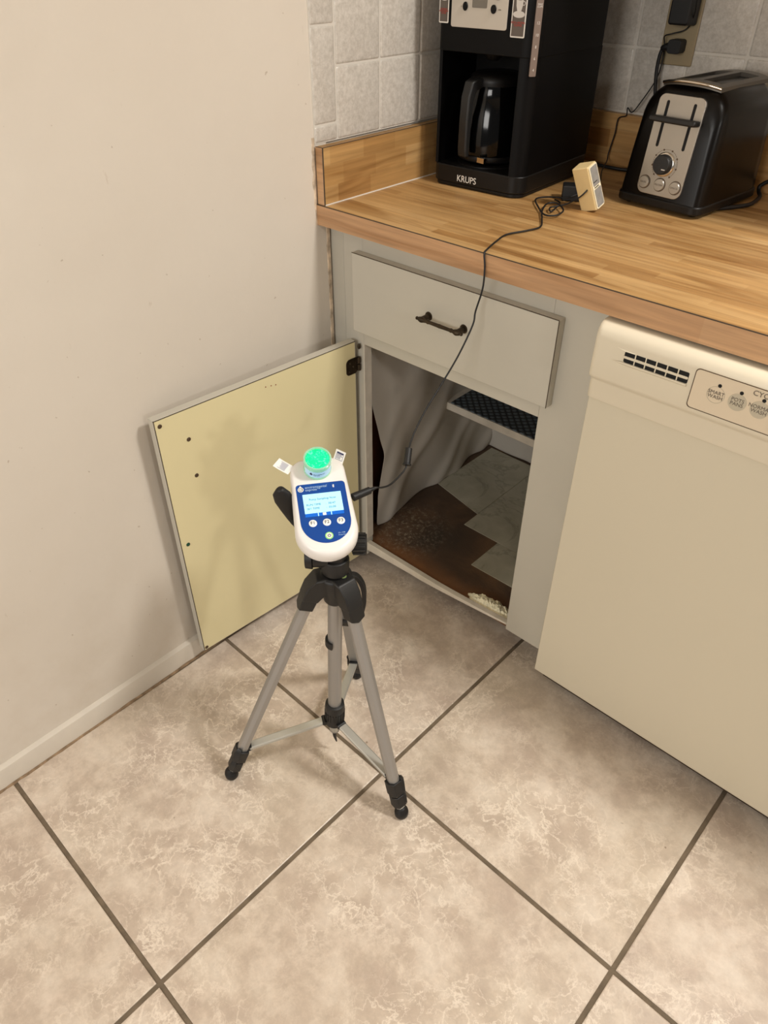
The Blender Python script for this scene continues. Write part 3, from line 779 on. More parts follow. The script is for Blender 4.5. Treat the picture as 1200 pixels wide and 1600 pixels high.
# ------------------------------------------------------------------ coffee maker
cmr = thing('coffee_maker', 'tall black drip coffee maker with a silver control panel on the countertop', 'coffee maker', (0.16, 0.40, 0.914))
CM = Matrix.Translation((0.063, 0.239, 0.9145)) @ Matrix.Rotation(math.radians(3.2), 4, 'Z')
CW, CD, CH = 0.210, 0.272, 0.372
def cmprism(name, poly, z0, z1, m, parent=cmr, **k):
    b_ = NB_(); prism(b_, poly, z0, z1, CM); return finish(b_, name, m, parent, **k)
bm = NB_(); prism(bm, rrect(0.003, 0.003, CW - 0.003, CD, (0.02, 0.026, 0.012, 0.012), 8), 0.0, 0.008, CM)
prism(bm, rrect(0, 0, CW, CD, (0.02, 0.028, 0.012, 0.012), 8), 0.008, 0.040, CM)
finish(bm, 'base', M['black_satin'], cmr, bevel=0.002)
# walls around the carafe bay
rr = 0.028
fr = [(CW - rr + rr * math.cos(a), rr + 0.001 + rr * math.sin(a)) for a in [(-90 + k * 15) * PI / 180 for k in range(7)]]
poly = [(0.001, 0.010), (0.001, CD - 0.005), (CW - 0.001, CD - 0.005)] + [(x - 0.001, y) for x, y in fr[::-1]] + [(CW - rr - 0.002, 0.004), (CW - rr - 0.004, 0.120), (0.012, 0.120), (0.010, 0.006), (0.004, 0.005)]
bm = NB_(); prism(bm, poly, 0.040, 0.236, CM); finish(bm, 'housing', M['cm_side'], cmr, smooth=40)
hd = cmprism('header', rrect(0, 0.0, CW, CD, (0.014, 0.028, 0.012, 0.012), 8), 0.236, CH - 0.01, M['cm_side'], bevel=0.001)
cmprism('lid', rrect(0.004, 0.004, CW - 0.004, CD - 0.004, (0.014, 0.026, 0.012, 0.012), 8), CH - 0.01, CH, M['black_satin'], bevel=0.003)
CF = CM @ frame((0, 0, 0), (1, 0, 0), (0, 0, 1), (0, -1, 0))     # front face plane: x right, y up, z out
def cf(name, poly, z0, z1, m, parent, **k):
    b_ = NB_(); prism(b_, poly, z0, z1, CF); return finish(b_, name, m, parent, **k)
pan = cf('control_panel', rrect(0.030, 0.2745, 0.149, 0.352, 0.004), 0.0, 0.0016, M['silver_panel'], hd, bevel=0.0004)
cf('display', rrect(0.075, 0.305, 0.106, 0.331, 0.002), 0.0016, 0.0024, M['lcd'], hd, label='grey display')
for (bx, by, rx, ry) in ((0.054, 0.327, 0.010, 0.0075), (0.1275, 0.3255, 0.0115, 0.0075), (0.0605, 0.3065, 0.0050, 0.0068), (0.1205, 0.3045, 0.0055, 0.0068)):
    cf('button', circle(bx, by, rx, 24, ry), 0.0014, 0.0040, M['black'], hd, bevel=0.0006)
text('button_print', 'PROG', 0.0048, CF @ Matrix.Translation((0.0545, 0.327, 0.0042)), M['cup_w'], hd)
text('button_print', 'ON/OFF', 0.0046, CF @ Matrix.Translation((0.1275, 0.3255, 0.0042)), M['cup_w'], hd)
text('button_print', 'MIN', 0.0034, CF @ Matrix.Translation((0.1325, 0.3040, 0.0018)), M['ink'], hd)
text('button_print', 'h', 0.0040, CF @ Matrix.Translation((0.0520, 0.3060, 0.0018)), M['ink'], hd)
for (x0, x1, y0, y1, cup) in ((-0.0005, 0.0235, 0.2790, 0.360, False), (0.1545, 0.1860, 0.2655, 0.350, True)):
    st = cf('sticker', rrect(x0 + 0.003, y0, x1, y1, 0.002), 0.0, 0.0008, M['sticker_w'], hd, smooth=0)
    cf('sticker_print', rrect(x0 + 0.005, y0 + 0.0022, x1 - 0.002, y1 - 0.002, 0.001), 0.0006, 0.0011, M['sticker_d'], st, smooth=0)
    cxm = (x0 + x1) / 2 + 0.0015
    if cup:
        cf('saucer', circle(cxm, y0 + 0.0340, 0.0118, 24, 0.0050), 0.0010, 0.0013, M['cup_w'], st, smooth=0)
        cf('cup', [(cxm - 0.0070, y0 + 0.0560), (cxm + 0.0070, y0 + 0.0560), (cxm + 0.0062, y0 + 0.046), (cxm + 0.0030, y0 + 0.036), (cxm - 0.0030, y0 + 0.036), (cxm - 0.0062, y0 + 0.046)], 0.0011, 0.0015, M['cup_w'], st, smooth=0)
        cf('cup_coffee', circle(cxm, y0 + 0.0560, 0.0062, 20, 0.0020), 0.0012, 0.0017, M['coffee'], st, smooth=0)
        b_ = NB_(); outline(b_, circle(cxm + 0.0080, y0 + 0.0500, 0.0032, 16), 0.0009, 0.001, 0.0016, CF); finish(b_, 'cup_handle', M['cup_w'], st, smooth=0)
        text('sticker_text', 'RICH AROMA\nCOFFEE', 0.0046, CF @ Matrix.Translation((cxm, y0 + 0.0200, 0.0013)), M['red_ink'], st)
    else:
        cf('swirl_print', circle(cxm, y0 + 0.0490, 0.0080, 24, 0.0110), 0.0010, 0.0013, M['maroon'], st, smooth=0)
        cf('saucer', circle(cxm, y0 + 0.0360, 0.0070, 20, 0.0022), 0.0011, 0.0015, M['cup_w'], st, smooth=0)
        text('sticker_text', 'DURABLE\nPERMANENT\nFILTER', 0.0036, CF @ Matrix.Translation((cxm, y0 + 0.0180, 0.0013)), M['red_ink'], st)
text('logo', 'KRUPS', 0.0175, CM @ frame((0.0860, 0.0, 0.0180), (1, 0, 0), (0, 0, 1), (0, -1, 0)) @ Matrix.Translation((0, 0, 0.0003)), M['white_ink'], cmr, sx=0.92)
# gauge on the rounded right corner
ga = math.radians(-38); gc = V((CW - rr, rr, 0)); gx = V((math.cos(ga + PI / 2), math.sin(ga + PI / 2), 0)); gn = V((math.cos(ga), math.sin(ga), 0))
GM = CM @ frame(gc + gn * (rr + 0.0004), gx, (0, 0, 1), gn)
bm = NB_(); prism(bm, rrect(-0.0065, 0.208, 0.0060, 0.352, 0.002), -0.002, 0.0012, GM); ga_o = finish(bm, 'water_gauge', M['gauge'], cmr, bevel=0.0005, label='grey vertical water level window')
for k, s_ in enumerate(('4', '6', '8', '10', '12')):
    text('gauge_mark', s_, 0.0062, GM @ Matrix.Translation((0.0, 0.218 + k * 0.0175, 0.0014)), M['cup_w'], ga_o)
text('gauge_mark', 'MAX\nCUPS', 0.0040, GM @ Matrix.Translation((0.0, 0.3130, 0.0014)), M['cup_w'], ga_o)
# warming plate
bm = NB_(); lathe(bm, [(0.066, 0.038), (0.066, 0.042), (0.062, 0.0435), (0.001, 0.0435)], CM @ Matrix.Translation((0.088, 0.078, 0)), 40); finish(bm, 'warming_plate', M['black_satin'], cmr, smooth=40)
# drip spout above the carafe
bm = NB_(); lathe(bm, [(0.020, 0.236), (0.016, 0.226), (0.010, 0.220)], CM @ Matrix.Translation((0.088, 0.062, 0)), 24); finish(bm, 'drip_spout', M['black_satin'], cmr, smooth=40)

# carafe
cfr = thing('coffee_carafe', 'dark glass coffee carafe with an upright black handle inside the coffee maker', 'carafe', tuple(CM @ V((0.088, 0.078, 0.044))))
KM = CM @ Matrix.Translation((0.088, 0.078, 0.0440))
bm = NB_(); lathe(bm, [(0.055, 0.0), (0.060, 0.004), (0.063, 0.02), (0.0635, 0.05), (0.060, 0.085), (0.052, 0.115), (0.047, 0.130), (0.048, 0.140)], KM, 40); finish(bm, 'glass_bowl', M['carafe'], cfr, smooth=60)
bm = NB_(); lathe(bm, [(0.0495, 0.136), (0.0500, 0.142), (0.049, 0.150), (0.040, 0.156), (0.012, 0.158)], KM, 40)
finish(bm, 'lid', M['black_satin'], cfr, smooth=50)
bm = NB_(); lathe(bm, [(0.0640, 0.006), (0.0648, 0.008), (0.0648, 0.014), (0.0640, 0.016)], KM, 40); finish(bm, 'base_band', M['black_satin'], cfr, smooth=50)
bm = NB_()   # handle, faces the room
ha = math.radians(-100); hd_ = V((math.cos(ha), math.sin(ha), 0))
HMx = KM @ frame((0, 0, 0), (-hd_.y, hd_.x, 0), (0, 0, 1), (hd_.x, hd_.y, 0))
hp = [(0.148, 0.040), (0.152, 0.058), (0.146, 0.076), (0.120, 0.084), (0.080, 0.086), (0.030, 0.086), (0.016, 0.084), (0.016, 0.074), (0.030, 0.073), (0.080, 0.072), (0.112, 0.070), (0.130, 0.062), (0.134, 0.046)]
A_ = [bm.verts.new(HMx @ V((-0.0110, zz, rr_))) for zz, rr_ in hp]; B_ = [bm.verts.new(HMx @ V((0.0110, zz, rr_))) for zz, rr_ in hp]
bm.faces.new(A_); bm.faces.new(B_[::-1])
for k in range(len(hp)): bm.faces.new((A_[k], A_[(k + 1) % len(hp)], B_[(k + 1) % len(hp)], B_[k]))
finish(bm, 'handle', M['black_matte'], cfr, bevel=0.003, seg=3)
bm = NB_(); box(bm, (0.026, 0.008, 0.0600), (0.044, 0.017, 0.0660), HMx @ Matrix.Rotation(0.0, 4, 'Y')); finish(bm, 'steel_clasp', M['chrome'], cfr, smooth=0, label='small bright metal clasp')

# ------------------------------------------------------------------ toaster
tr = thing('toaster', 'two-slice black toaster with a brushed steel front panel on the countertop', 'toaster', (0.50, 0.49, 0.914))
TM = Matrix.Translation((0.4110, 0.380, 0.9145)) @ Matrix.Rotation(math.radians(-5.5), 4, 'Z')
TW, TD, THt = 0.172, 0.222, 0.207
bm = NB_(); prism(bm, rrect(-0.002, -0.004, TW + 0.002, TD + 0.002, 0.022, 6), 0.006, 0.022, TM)
for fx in (0.02, TW - 0.02):
    for fy in (0.02, TD - 0.02): cyl(bm, TM @ V((fx, fy, 0.0)), TM @ V((fx, fy, 0.008)), 0.008, n=14)
finish(bm, 'base', M['black_satin'], tr, bevel=0.003)
# shell: arched section swept front to back, front end leaning back
def arch(wd, h, inset):
    x0, x1 = inset, wd - inset; p = []
    hs = h - 0.058
    p += [(x0, 0.0), (x0 + 0.003, hs * 0.6)]
    for k in range(1, 9):
        a = PI - k / 9 * PI / 2 * 0.92
        p.append((x0 + 0.006 + 0.050 + 0.050 * math.cos(a), hs + 0.056 * math.sin(a) * 1.0))
    q = [(wd - x, z) for x, z in p[::-1]]
    return p + q
sec = []
for (y, h, ins) in ((-0.001, THt - 0.030, 0.014), (0.004, THt - 0.012, 0.006), (0.016, THt - 0.003, 0.001), (0.032, THt, 0.0), (0.10, THt + 0.002, 0.0), (TD - 0.035, THt, 0.0), (TD - 0.012, THt - 0.006, 0.003), (TD, THt - 0.022, 0.012)):
    pp = arch(TW, h - 0.02, ins)
    lean = lambda z: 0.020 * max(0, z) / 0.17 * max(0.0, 1 - y / 0.08)
    sec.append([(x, y + lean(z), z + 0.020) for x, z in pp])
bm = NB_(); rings = [[bm.verts.new(TM @ V(p)) for p in s_] for s_ in sec]
n = len(rings[0])
for a, b in zip(rings[:-1], rings[1:]):
    for k in range(n): bm.faces.new((a[k], a[(k + 1) % n], b[(k + 1) % n], b[k]))
bm.faces.new(rings[0]); bm.faces.new(rings[-1][::-1])
sh = finish(bm, 'shell', M['toast_body'], tr, smooth=50)
# steel face, slightly proud, follows the lean
tl = math.atan2(0.020, 0.17)
FMt = TM @ frame((TW / 2, -0.0015, 0.022), (1, 0, 0), (0, math.sin(tl), math.cos(tl)), (0, -math.cos(tl), math.sin(tl)))
def tf(name, poly, z0, z1, m, parent, **k):
    b_ = NB_(); prism(b_, poly, z0, z1, FMt); return finish(b_, name, m, parent, **k)
face = tf('steel_face', rrect(-0.0450, 0.005, 0.0450, 0.168, (0.014, 0.014, 0.012, 0.012)), -0.004, 0.0022, M['steel'], sh, bevel=0.0008)
for sx_ in (-0.026, 0.026): tf('lever_slot', rrect(sx_ - 0.0027, 0.084, sx_ + 0.0027, 0.158, 0.0026, 4), 0.0018, 0.0027, M['black_hole'], sh, smooth=0)
bm = NB_(); prism(bm, [(-0.043, 0.124), (-0.046, 0.128), (-0.044, 0.1335), (0.044, 0.1335), (0.046, 0.128), (0.043, 0.124)], 0.003, 0.024, FMt); finish(bm, 'lever', M['black_matte'], tr, bevel=0.003, seg=3)
bm = NB_(); lathe(bm, [(0.0205, 0.0018), (0.0205, 0.0045), (0.019, 0.006), (0.0175, 0.0062)], FMt @ Matrix.Translation((-0.001, 0.058, 0)), 32); finish(bm, 'dial_ring', M['chrome'], tr, smooth=40)
bm = NB_(); lathe(bm, [(0.0172, 0.004), (0.0168, 0.014), (0.0150, 0.0165), (0.0005, 0.0170)], FMt @ Matrix.Translation((-0.001, 0.058, 0)), 32)
dial = finish(bm, 'dial', M['black_matte'], tr, smooth=40)
bm = NB_(); box(bm, (0.003, 0.050, 0.0166), (0.010, 0.0515, 0.0174), FMt); finish(bm, 'dial_mark', M['cup_w'], dial, smooth=0)
bm = NB_()
for k in range(8):
    a = math.radians(-50 + k * 40); prism(bm, circle(-0.001 + 0.0245 * math.cos(a), 0.058 + 0.0245 * math.sin(a), 0.0016, 10), 0.0018, 0.0026, FMt)
for k in range(36):
    a = math.radians(-50 + k * 8); c_, s_ = math.cos(a), math.sin(a); a2_ = math.radians(-50 + k * 8 + 6); c2, s2 = math.cos(a2_), math.sin(a2_)
    prism(bm, [(-0.001 + 0.0242 * c_, 0.058 + 0.0242 * s_), (-0.001 + 0.0248 * c_, 0.058 + 0.0248 * s_), (-0.001 + 0.0248 * c2, 0.058 + 0.0248 * s2), (-0.001 + 0.0242 * c2, 0.058 + 0.0242 * s2)], 0.0018, 0.0024, FMt)
finish(bm, 'dial_scale', M['line'], tr, smooth=0)
for sx_, s_ in ((-0.0315, 'BAGEL'), (0.0, 'FROZEN'), (0.0315, 'CANCEL')):
    bm = NB_(); lathe(bm, [(0.0118, 0.0018), (0.0118, 0.0028), (0.0004, 0.0029)], FMt @ Matrix.Translation((sx_, 0.0240, 0)), 24)
    finish(bm, 'button_well', M['line'], tr, smooth=40)
    bm = NB_(); lathe(bm, [(0.0106, 0.0026), (0.0106, 0.0050), (0.0096, 0.0062), (0.0004, 0.0064)], FMt @ Matrix.Translation((sx_, 0.0240, 0)), 24)
    bt = finish(bm, 'push_button', M['steel'], tr, smooth=40)
    text('button_print', s_, 0.0042, FMt @ Matrix.Translation((sx_, 0.0240, 0.0066)), M['ink'], bt)
# top cover with two bread slots
bm = NB_()
def topz(x, y):
    return THt + 0.0008 - 0.9 * (abs(x - TW / 2) / (TW / 2)) ** 2.4 * 0.020
NX, NY = 24, 20
x_a, x_b, y_a, y_b = 0.031, TW - 0.031, 0.036, TD - 0.012
def in_slot(x, y): return any(a <= x <= b for a, b in ((0.044, 0.079), (0.093, 0.128))) and 0.056 < y < TD - 0.030
xsu = sorted(set([x_a, 0.037, 0.044, 0.050, 0.058, 0.066, 0.072, 0.079, 0.086, 0.093, 0.100, 0.106, 0.114, 0.122, 0.128, 0.135, x_b]))
ysu = [y_a, 0.046, 0.056, 0.09, 0.13, 0.16, TD - 0.030, TD - 0.020, y_b]
gt = {}
for i, x in enumerate(xsu):
    for j, y in enumerate(ysu):
        bow = 0.010 * (1 - ((x - TW / 2) / (TW / 2 - 0.031)) ** 2)
        yy = y - (bow if j == 0 else 0) + (bow * 0.8 if j == len(ysu) - 1 else 0)
        z = topz(x, y) + 0.0022
        gt[i, j] = (bm.verts.new(TM @ V((x, yy, z))), bm.verts.new(TM @ V((x, yy, z - 0.007))), bm.verts.new(TM @ V((x, yy, z - 0.030))))
def solid(i, j): return 0 <= i < len(xsu) - 1 and 0 <= j < len(ysu) - 1 and not in_slot((xsu[i] + xsu[i + 1]) / 2, (ysu[j] + ysu[j + 1]) / 2)
for i in range(len(xsu) - 1):
    for j in range(len(ysu) - 1):
        c = (gt[i, j], gt[i + 1, j], gt[i + 1, j + 1], gt[i, j + 1])
        if solid(i, j): bm.faces.new([q[0] for q in c])
        else: bm.faces.new([q[1] for q in c]).material_index = 1
        for (a, b, ni, nj) in ((0, 1, i, j - 1), (1, 2, i + 1, j), (2, 3, i, j + 1), (3, 0, i - 1, j)):
            if solid(i, j) and not solid(ni, nj): bm.faces.new((c[a][0], c[b][0], c[b][1], c[a][1]))
finish(bm, 'top_cover', [M['bronze_steel'], M['black_hole']], tr, smooth=30, label='grey steel top with two bread slots')
bm = NB_()
pts_ = []
for k in range(13):
    x = x_a + (x_b - x_a) * k / 12; bow = 0.010 * (1 - ((x - TW / 2) / (TW / 2 - 0.031)) ** 2)
    pts_.append(TM @ V((x, y_a - bow - 0.001, topz(x, y_a) + 0.0008)))
tube(bm, pts_, 0.0028, 10, smooth=False); finish(bm, 'chrome_lip', M['chrome'], tr, smooth=60)

# ------------------------------------------------------------------ outlet, adapters and cables on the back wall
YW = YB - 0.0042
opl = thing('outlet_plate', 'tan double outlet plate on the tiled wall above the toaster', 'power outlet', (0.358, YW, 1.17))
bm = NB_(); prism(bm, rrect(0.320, 1.1135, 0.390, 1.2285, 0.003), 0.0, 0.005, frame((0, YW, 0), (1, 0, 0), (0, 0, 1), (0, -1, 0))); finish(bm, 'plate', M['plate'], opl, bevel=0.002)
bm = NB_()
for zc in (1.147, 1.196): prism(bm, rrect(0.338, zc - 0.0145, 0.374, zc + 0.0145, 0.010), 0.005, 0.0066, frame((0, YW, 0), (1, 0, 0), (0, 0, 1), (0, -1, 0)))
finish(bm, 'receptacle', M['plate'], opl, bevel=0.0006)
wa = thing('wall_adapter', 'black plug-in power adapter in the upper socket of the tan outlet', 'power adapter', (0.362, YW - 0.0072, 1.196))
bm = NB_(); prism(bm, rrect(0.341, 1.1820, 0.385, 1.262, 0.006), 0.0, 0.040, frame((0, YW - 0.0072, 0), (1, 0, 0), (0, 0, 1), (0, -1, 0)), scale_top=0.93); finish(bm, 'body', M['rubber'], wa, bevel=0.003)
# toaster / coffee maker mains cord with its plug
cd = thing('mains_cord', 'thick black mains cord plugged into the lower socket behind the toaster', 'cord', (0.352, YW - 0.0068, 1.147))
bm = NB_(); prism(bm, rrect(0.346, 1.136, 0.373, 1.160, 0.006), 0.0, 0.026, frame((0, YW - 0.0068, 0), (1, 0, 0), (0, 0, 1), (0, -1, 0)))
tube(bm, [(0.352, 0.622, 1.147), (0.340, 0.620, 1.146), (0.332, 0.620, 1.142)], [0.0085, 0.0045], 12)
finish(bm, 'plug', M['rubber'], cd, bevel=0.0015, smooth=45)
bm = NB_(); tube(bm, [(0.334, 0.620, 1.143), (0.331, 0.620, 1.128), (0.331, 0.621, 1.10), (0.338, 0.622, 1.06), (0.350, 0.624, 1.02), (0.36, 0.624, 0.97), (0.352, 0.618, 0.930), (0.325, 0.600, 0.9185), (0.28, 0.592, 0.9180), (0.225, 0.600, 0.9180)], 0.0036, 10)
finish(bm, 'cable', M['rubber'], cd, smooth=180)
bm = NB_(); tube(bm, [(0.566, 0.436, 0.9190), (0.590, 0.462, 0.9186), (0.615, 0.510, 0.9186), (0.617, 0.548, 0.918), (0.610, 0.592, 0.918), (0.600, 0.610, 0.921), (0.598, 0.616, 0.931), (0.618, 0.616, 0.944), (0.66, 0.614, 0.952), (0.72, 0.610, 0.950)], 0.0038, 10)
finish(bm, 'power_cord', M['rubber'], tr, smooth=180, label='black cord looping out behind')
# thin wire from the adapter, down the wall and round the cream transformer
tw = thing('adapter_wire', 'thin black wire zigzagging down the back wall to the cream plastic box', 'wire', (0.33, 0.62, 1.0))
bm = NB_(); tube(bm, [(0.398, 0.600, 1.262), (0.392, 0.600, 1.236), (0.388, 0.612, 1.205), (0.376, 0.632, 1.186), (0.364, 0.634, 1.174), (0.345, 0.622, 1.168), (0.331, 0.625, 1.163), (0.331, 0.630, 1.150), (0.334, 0.631, 1.122), (0.329, 0.631, 1.088), (0.307, 0.628, 1.045), (0.291, 0.628, 1.023), (0.281, 0.624, 1.031), (0.281, 0.624, 1.016), (0.264, 0.624, 1.008), (0.262, 0.624, 0.978), (0.256, 0.622, 0.938), (0.262, 0.610, 0.926), (0.300, 0.520, 0.926), (0.345, 0.435, 0.926), (0.372, 0.375, 0.934), (0.392, 0.336, 0.950)], 0.0013, 8, sub=6)
finish(bm, 'cable', M['rubber'], tw, smooth=180)
# cream transformer box leaning on its corner
cbx = thing('cream_adapter_box', 'small cream plastic box with a grey label tilted on the countertop, wire looped round it', 'adapter box', (0.405, 0.30, 0.9145))
rth = V((0.7346, 0.6785, 0)); nc = V((0.6785, -0.7346, 0)); zz = V((0, 0, 1)); ta = math.radians(22)
Uu = (zz * math.cos(ta) - rth * math.sin(ta)); Rr = (rth * math.cos(ta) + zz * math.sin(ta))
ya = math.radians(47)
bx = Rr * math.cos(ya) - nc * math.sin(ya)     # along the label face (to the right and back)
by = -(Rr * math.sin(ya) + nc * math.cos(ya))  # along the cream face (to the left and back)
BM_ = frame((0.4260, 0.2820, 0.9195), bx, by, Uu)
bm = NB_(); prism(bm, rrect(0.0, 0.0, 0.029, 0.034, 0.003, 3), 0.0, 0.080, BM_); cb = finish(bm, 'body', M['cream'], cbx, bevel=0.0015)
LMx = frame(BM_ @ V((0, 0, 0)), bx, Uu, -by)
bm = NB_(); prism(bm, rrect(0.0015, 0.001, 0.0275, 0.079, 0.004, 3), 0.0, 0.0012, LMx); finish(bm, 'rim', M['cream_rim'], cbx, smooth=0)
bm = NB_(); prism(bm, rrect(0.0040, 0.0035, 0.0255, 0.0365, 0.002, 3), 0.0010, 0.0018, LMx); prism(bm, rrect(0.0040, 0.042, 0.0255, 0.0765, 0.002, 3), 0.0010, 0.0018, LMx); finish(bm, 'grey_label', M['label_grey'], cbx, smooth=0)
bm = NB_(); prism(bm, [(0.006, 0.0385), (0.020, 0.0385), (0.020, 0.0400), (0.006, 0.0400)], 0.001, 0.0019, LMx); prism(bm, [(0.005, 0.0485), (0.018, 0.0485), (0.018, 0.0498), (0.005, 0.0498)], 0.0016, 0.0022, LMx); finish(bm, 'label_print', M['black_hole'], cbx, smooth=0)
# black adapter block lying behind
bk = NB_(); AM = Matrix.Translation((0.352, 0.335, 0.9145)) @ Matrix.Rotation(math.radians(30), 4, 'Z')
prism(bk, rrect(-0.030, -0.016, 0.026, 0.016, 0.004), 0.0, 0.028, AM); o = finish(bk, 'black_adapter', M['rubber'], origin=(0.352, 0.335, 0.9145), bevel=0.002)
tag(o, 'small black adapter block on the countertop between coffee maker and cream box', 'adapter')
# device power cable, in one run from the tangle to the sampler
pc = thing('power_cable', 'thin black cable hanging over the counter edge and across the drawer to the sampler', 'cable', (0.40, 0.13, 0.9145))
Zc = 0.9166
bm = NB_()
main = [(0.362, 0.318, 0.9300), (0.350, 0.298, 0.9250), (0.312, 0.296, 0.920), (0.300, 0.270, 0.919), (0.330, 0.232, 0.9185), (0.366, 0.198, 0.9185), (0.386, 0.205, 0.9195), (0.383, 0.235, 0.9215), (0.352, 0.262, 0.9225), (0.338, 0.250, 0.9215), (0.352, 0.212, 0.9195), (0.376, 0.175, 0.9175), (0.397, 0.138, Zc), (0.392, 0.105, Zc), (0.378, 0.062, Zc), (0.386, 0.020, Zc), (0.399, -0.022, 0.9172), (0.403, -0.0350, 0.9135), (0.408, -0.0375, 0.892), (0.409, -0.040, 0.858), (0.402, -0.045, 0.818), (0.404, -0.053, 0.796), (0.398, -0.08, 0.747), (0.396, -0.12, 0.707), (0.402, -0.17, 0.677), (0.410, -0.21, 0.649), (0.422, -0.235, 0.636)]
tube(bm, main, 0.0016, 8, sub=6)
tube(bm, [(0.432, -0.250, 0.624), (0.437, -0.262, 0.616), (0.443, -0.300, 0.612), (0.446, -0.325, 0.619), (0.446, -0.340, 0.627)], 0.0016, 8)
finish(bm, 'cable', M['rubber'], pc, smooth=180)
bm = NB_(); tube(bm, [(0.392, 0.330, 0.952), (0.397, 0.300, 0.955), (0.405, 0.268, 0.952), (0.395, 0.262, 0.940), (0.370, 0.262, 0.924), (0.352, 0.240, 0.9195), (0.366, 0.222, 0.9190), (0.350, 0.276, 0.9195), (0.330, 0.290, 0.9195)], 0.0015, 8, sub=6); finish(bm, 'cable', M['rubber'], pc, smooth=180)
bm = NB_(); a = V((0.422, -0.235, 0.6375)); b = V((0.432, -0.250, 0.622)); dd = (b - a)
cyl(bm, a - dd * 0.1, b + dd * 0.05, 0.0062, 0.0062, 16); cyl(bm, b + dd * 0.05, b + dd * 0.16, 0.0075, 0.0075, 16); finish(bm, 'inline_joint', M['rubber'], pc, bevel=0.0006, smooth=40)

# ------------------------------------------------------------------ tripod
tp = thing('tripod', 'grey aluminium and black plastic tripod standing on the floor tiles holding the sampler', 'tripod', (0.42, -0.456, 0))
RH = V((0.7346, 0.6785, 0))
def axp(z, off=0.0): return V((0.420, -0.456, 0)) + RH * (0.009 + 0.042 * z + off) + V((0, 0, z))
AXD = (axp(1) - axp(0)).normalized()
bm = NB_(); cyl(bm, axp(0.150), axp(0.500), 0.0128, n=32); cyl(bm, axp(0.075), axp(0.15), 0.0100, n=24); finish(bm, 'center_column', M['alu'], tp, smooth=50)
# collar on the column
bx_, by_, bz_ = basis(AXD, V((1, 0, 0)))
def AM_(z): return frame(axp(z), bx_, by_, bz_)
bm = NB_(); lathe(bm, [(0.0142, 0.072), (0.0182, 0.070), (0.0195, 0.058), (0.0188, 0.052), (0.0188, 0.028), (0.0195, 0.024), (0.0190, 0.014), (0.0130, 0.010), (0.0130, 0.072)][:8], AM_(0.090), 32)
for k in range(20):
    a = 2 * PI * k / 20; m_ = AM_(0.090) @ Matrix.Rotation(a, 4, 'Z'); box(bm, (0.0180, -0.0011, 0.030), (0.0199, 0.0011, 0.050), m_)
col_o = finish(bm, 'column_collar', M['black_matte'], tp, smooth=40)
bm = NB_(); lathe(bm, [(0.0085, 0.030), (0.0105, 0.028), (0.0105, 0.014), (0.0085, 0.010)], AM_(0.066), 24); finish(bm, 'column_tip', M['alu_light'], tp, smooth=40)
bm = NB_(); tube(bm, [axp(0.078), axp(0.055), axp(0.034) + RH * 0.004], [0.0058, 0.0012], 12); finish(bm, 'column_hook', M['rubber'], tp, smooth=60)
# clip ring on the column
bm = NB_(); m_ = AM_(0.330)
for k in range(14):
    a0 = math.radians(150 + k * 13); a1 = math.radians(150 + (k + 1) * 13)
hr = []
for k in range(15):
    a = math.radians(-125 + k * 11); r0, r1 = 0.0131, 0.0175
    hr.append([bm.verts.new(m_ @ V((r * math.cos(a), r * math.sin(a), z))) for r, z in ((r0, 0), (r1, 0), (r1, 0.014), (r0, 0.014))])
for a, b in zip(hr[:-1], hr[1:]):
    for q in range(4): bm.faces.new((a[q], a[(q + 1) % 4], b[(q + 1) % 4], b[q]))
bm.faces.new(hr[0]); bm.faces.new(hr[-1][::-1])
finish(bm, 'column_clip', M['black_matte'], tp, smooth=40, bevel=0.0005)
F = [V((0.317, -0.629, 0)), V((0.620, -0.460, 0)), V((0.324, -0.280, 0))]
hubz = 0.492
hubc = axp(hubz)
bm = NB_()
lathe(bm, [(0.016, -0.052), (0.0195, -0.046), (0.0215, -0.030), (0.026, -0.012), (0.0280, 0.004), (0.0280, 0.010), (0.024, 0.013), (0.018, 0.014)], AM_(hubz), 32)
hub_parts = []
for f in F:
    rd = (f - V((hubc.x, hubc.y, 0))).normalized(); tg = V((-rd.y, rd.x, 0))
    lt = hubc + rd * 0.034 + V((0, 0, -0.006)); lb = f + V((0, 0, 0.014)); ld = (lb - lt).normalized(); nn = tg.cross(ld).normalized()
    if nn.dot(rd) < 0: nn = -nn
    hub_parts.append((rd, tg, lt, lb, ld, nn))
    pts_ = []
    for s_ in (-1, 1):
        pts_ += [hubc + rd * 0.004 + tg * s_ * 0.019 + V((0, 0, 0.014)), hubc + rd * 0.032 + tg * s_ * 0.0170 + V((0, 0, 0.013)), hubc + rd * 0.010 + tg * s_ * 0.016 - V((0, 0, 0.012)), lt + nn * 0.015 + tg * s_ * 0.0150 + ld * 0.006]
        pts_ += [lt + ld * 0.030 + nn * 0.0150 + tg * s_ * 0.0150, lt + ld * 0.030 - nn * 0.0115 + tg * s_ * 0.0150]
    hull(bm, pts_)
    pts_ = []
    for s_ in (-1, 1):
        pts_ += [lt + ld * 0.024 + nn * 0.0150 + tg * s_ * 0.0150, lt + ld * 0.024 - nn * 0.0115 + tg * s_ * 0.0150, lt + ld * 0.050 + nn * 0.0135 + tg * s_ * 0.0140, lt + ld * 0.050 - nn * 0.0110 + tg * s_ * 0.0140]
    pts_ += [lt + ld * 0.057 + nn * 0.0125, lt + ld * 0.057 - nn * 0.009]
    hull(bm, pts_)
hub = finish(bm, 'shoulder', M['black_matte'], tp, bevel=0.0022, seg=2, smooth=40)
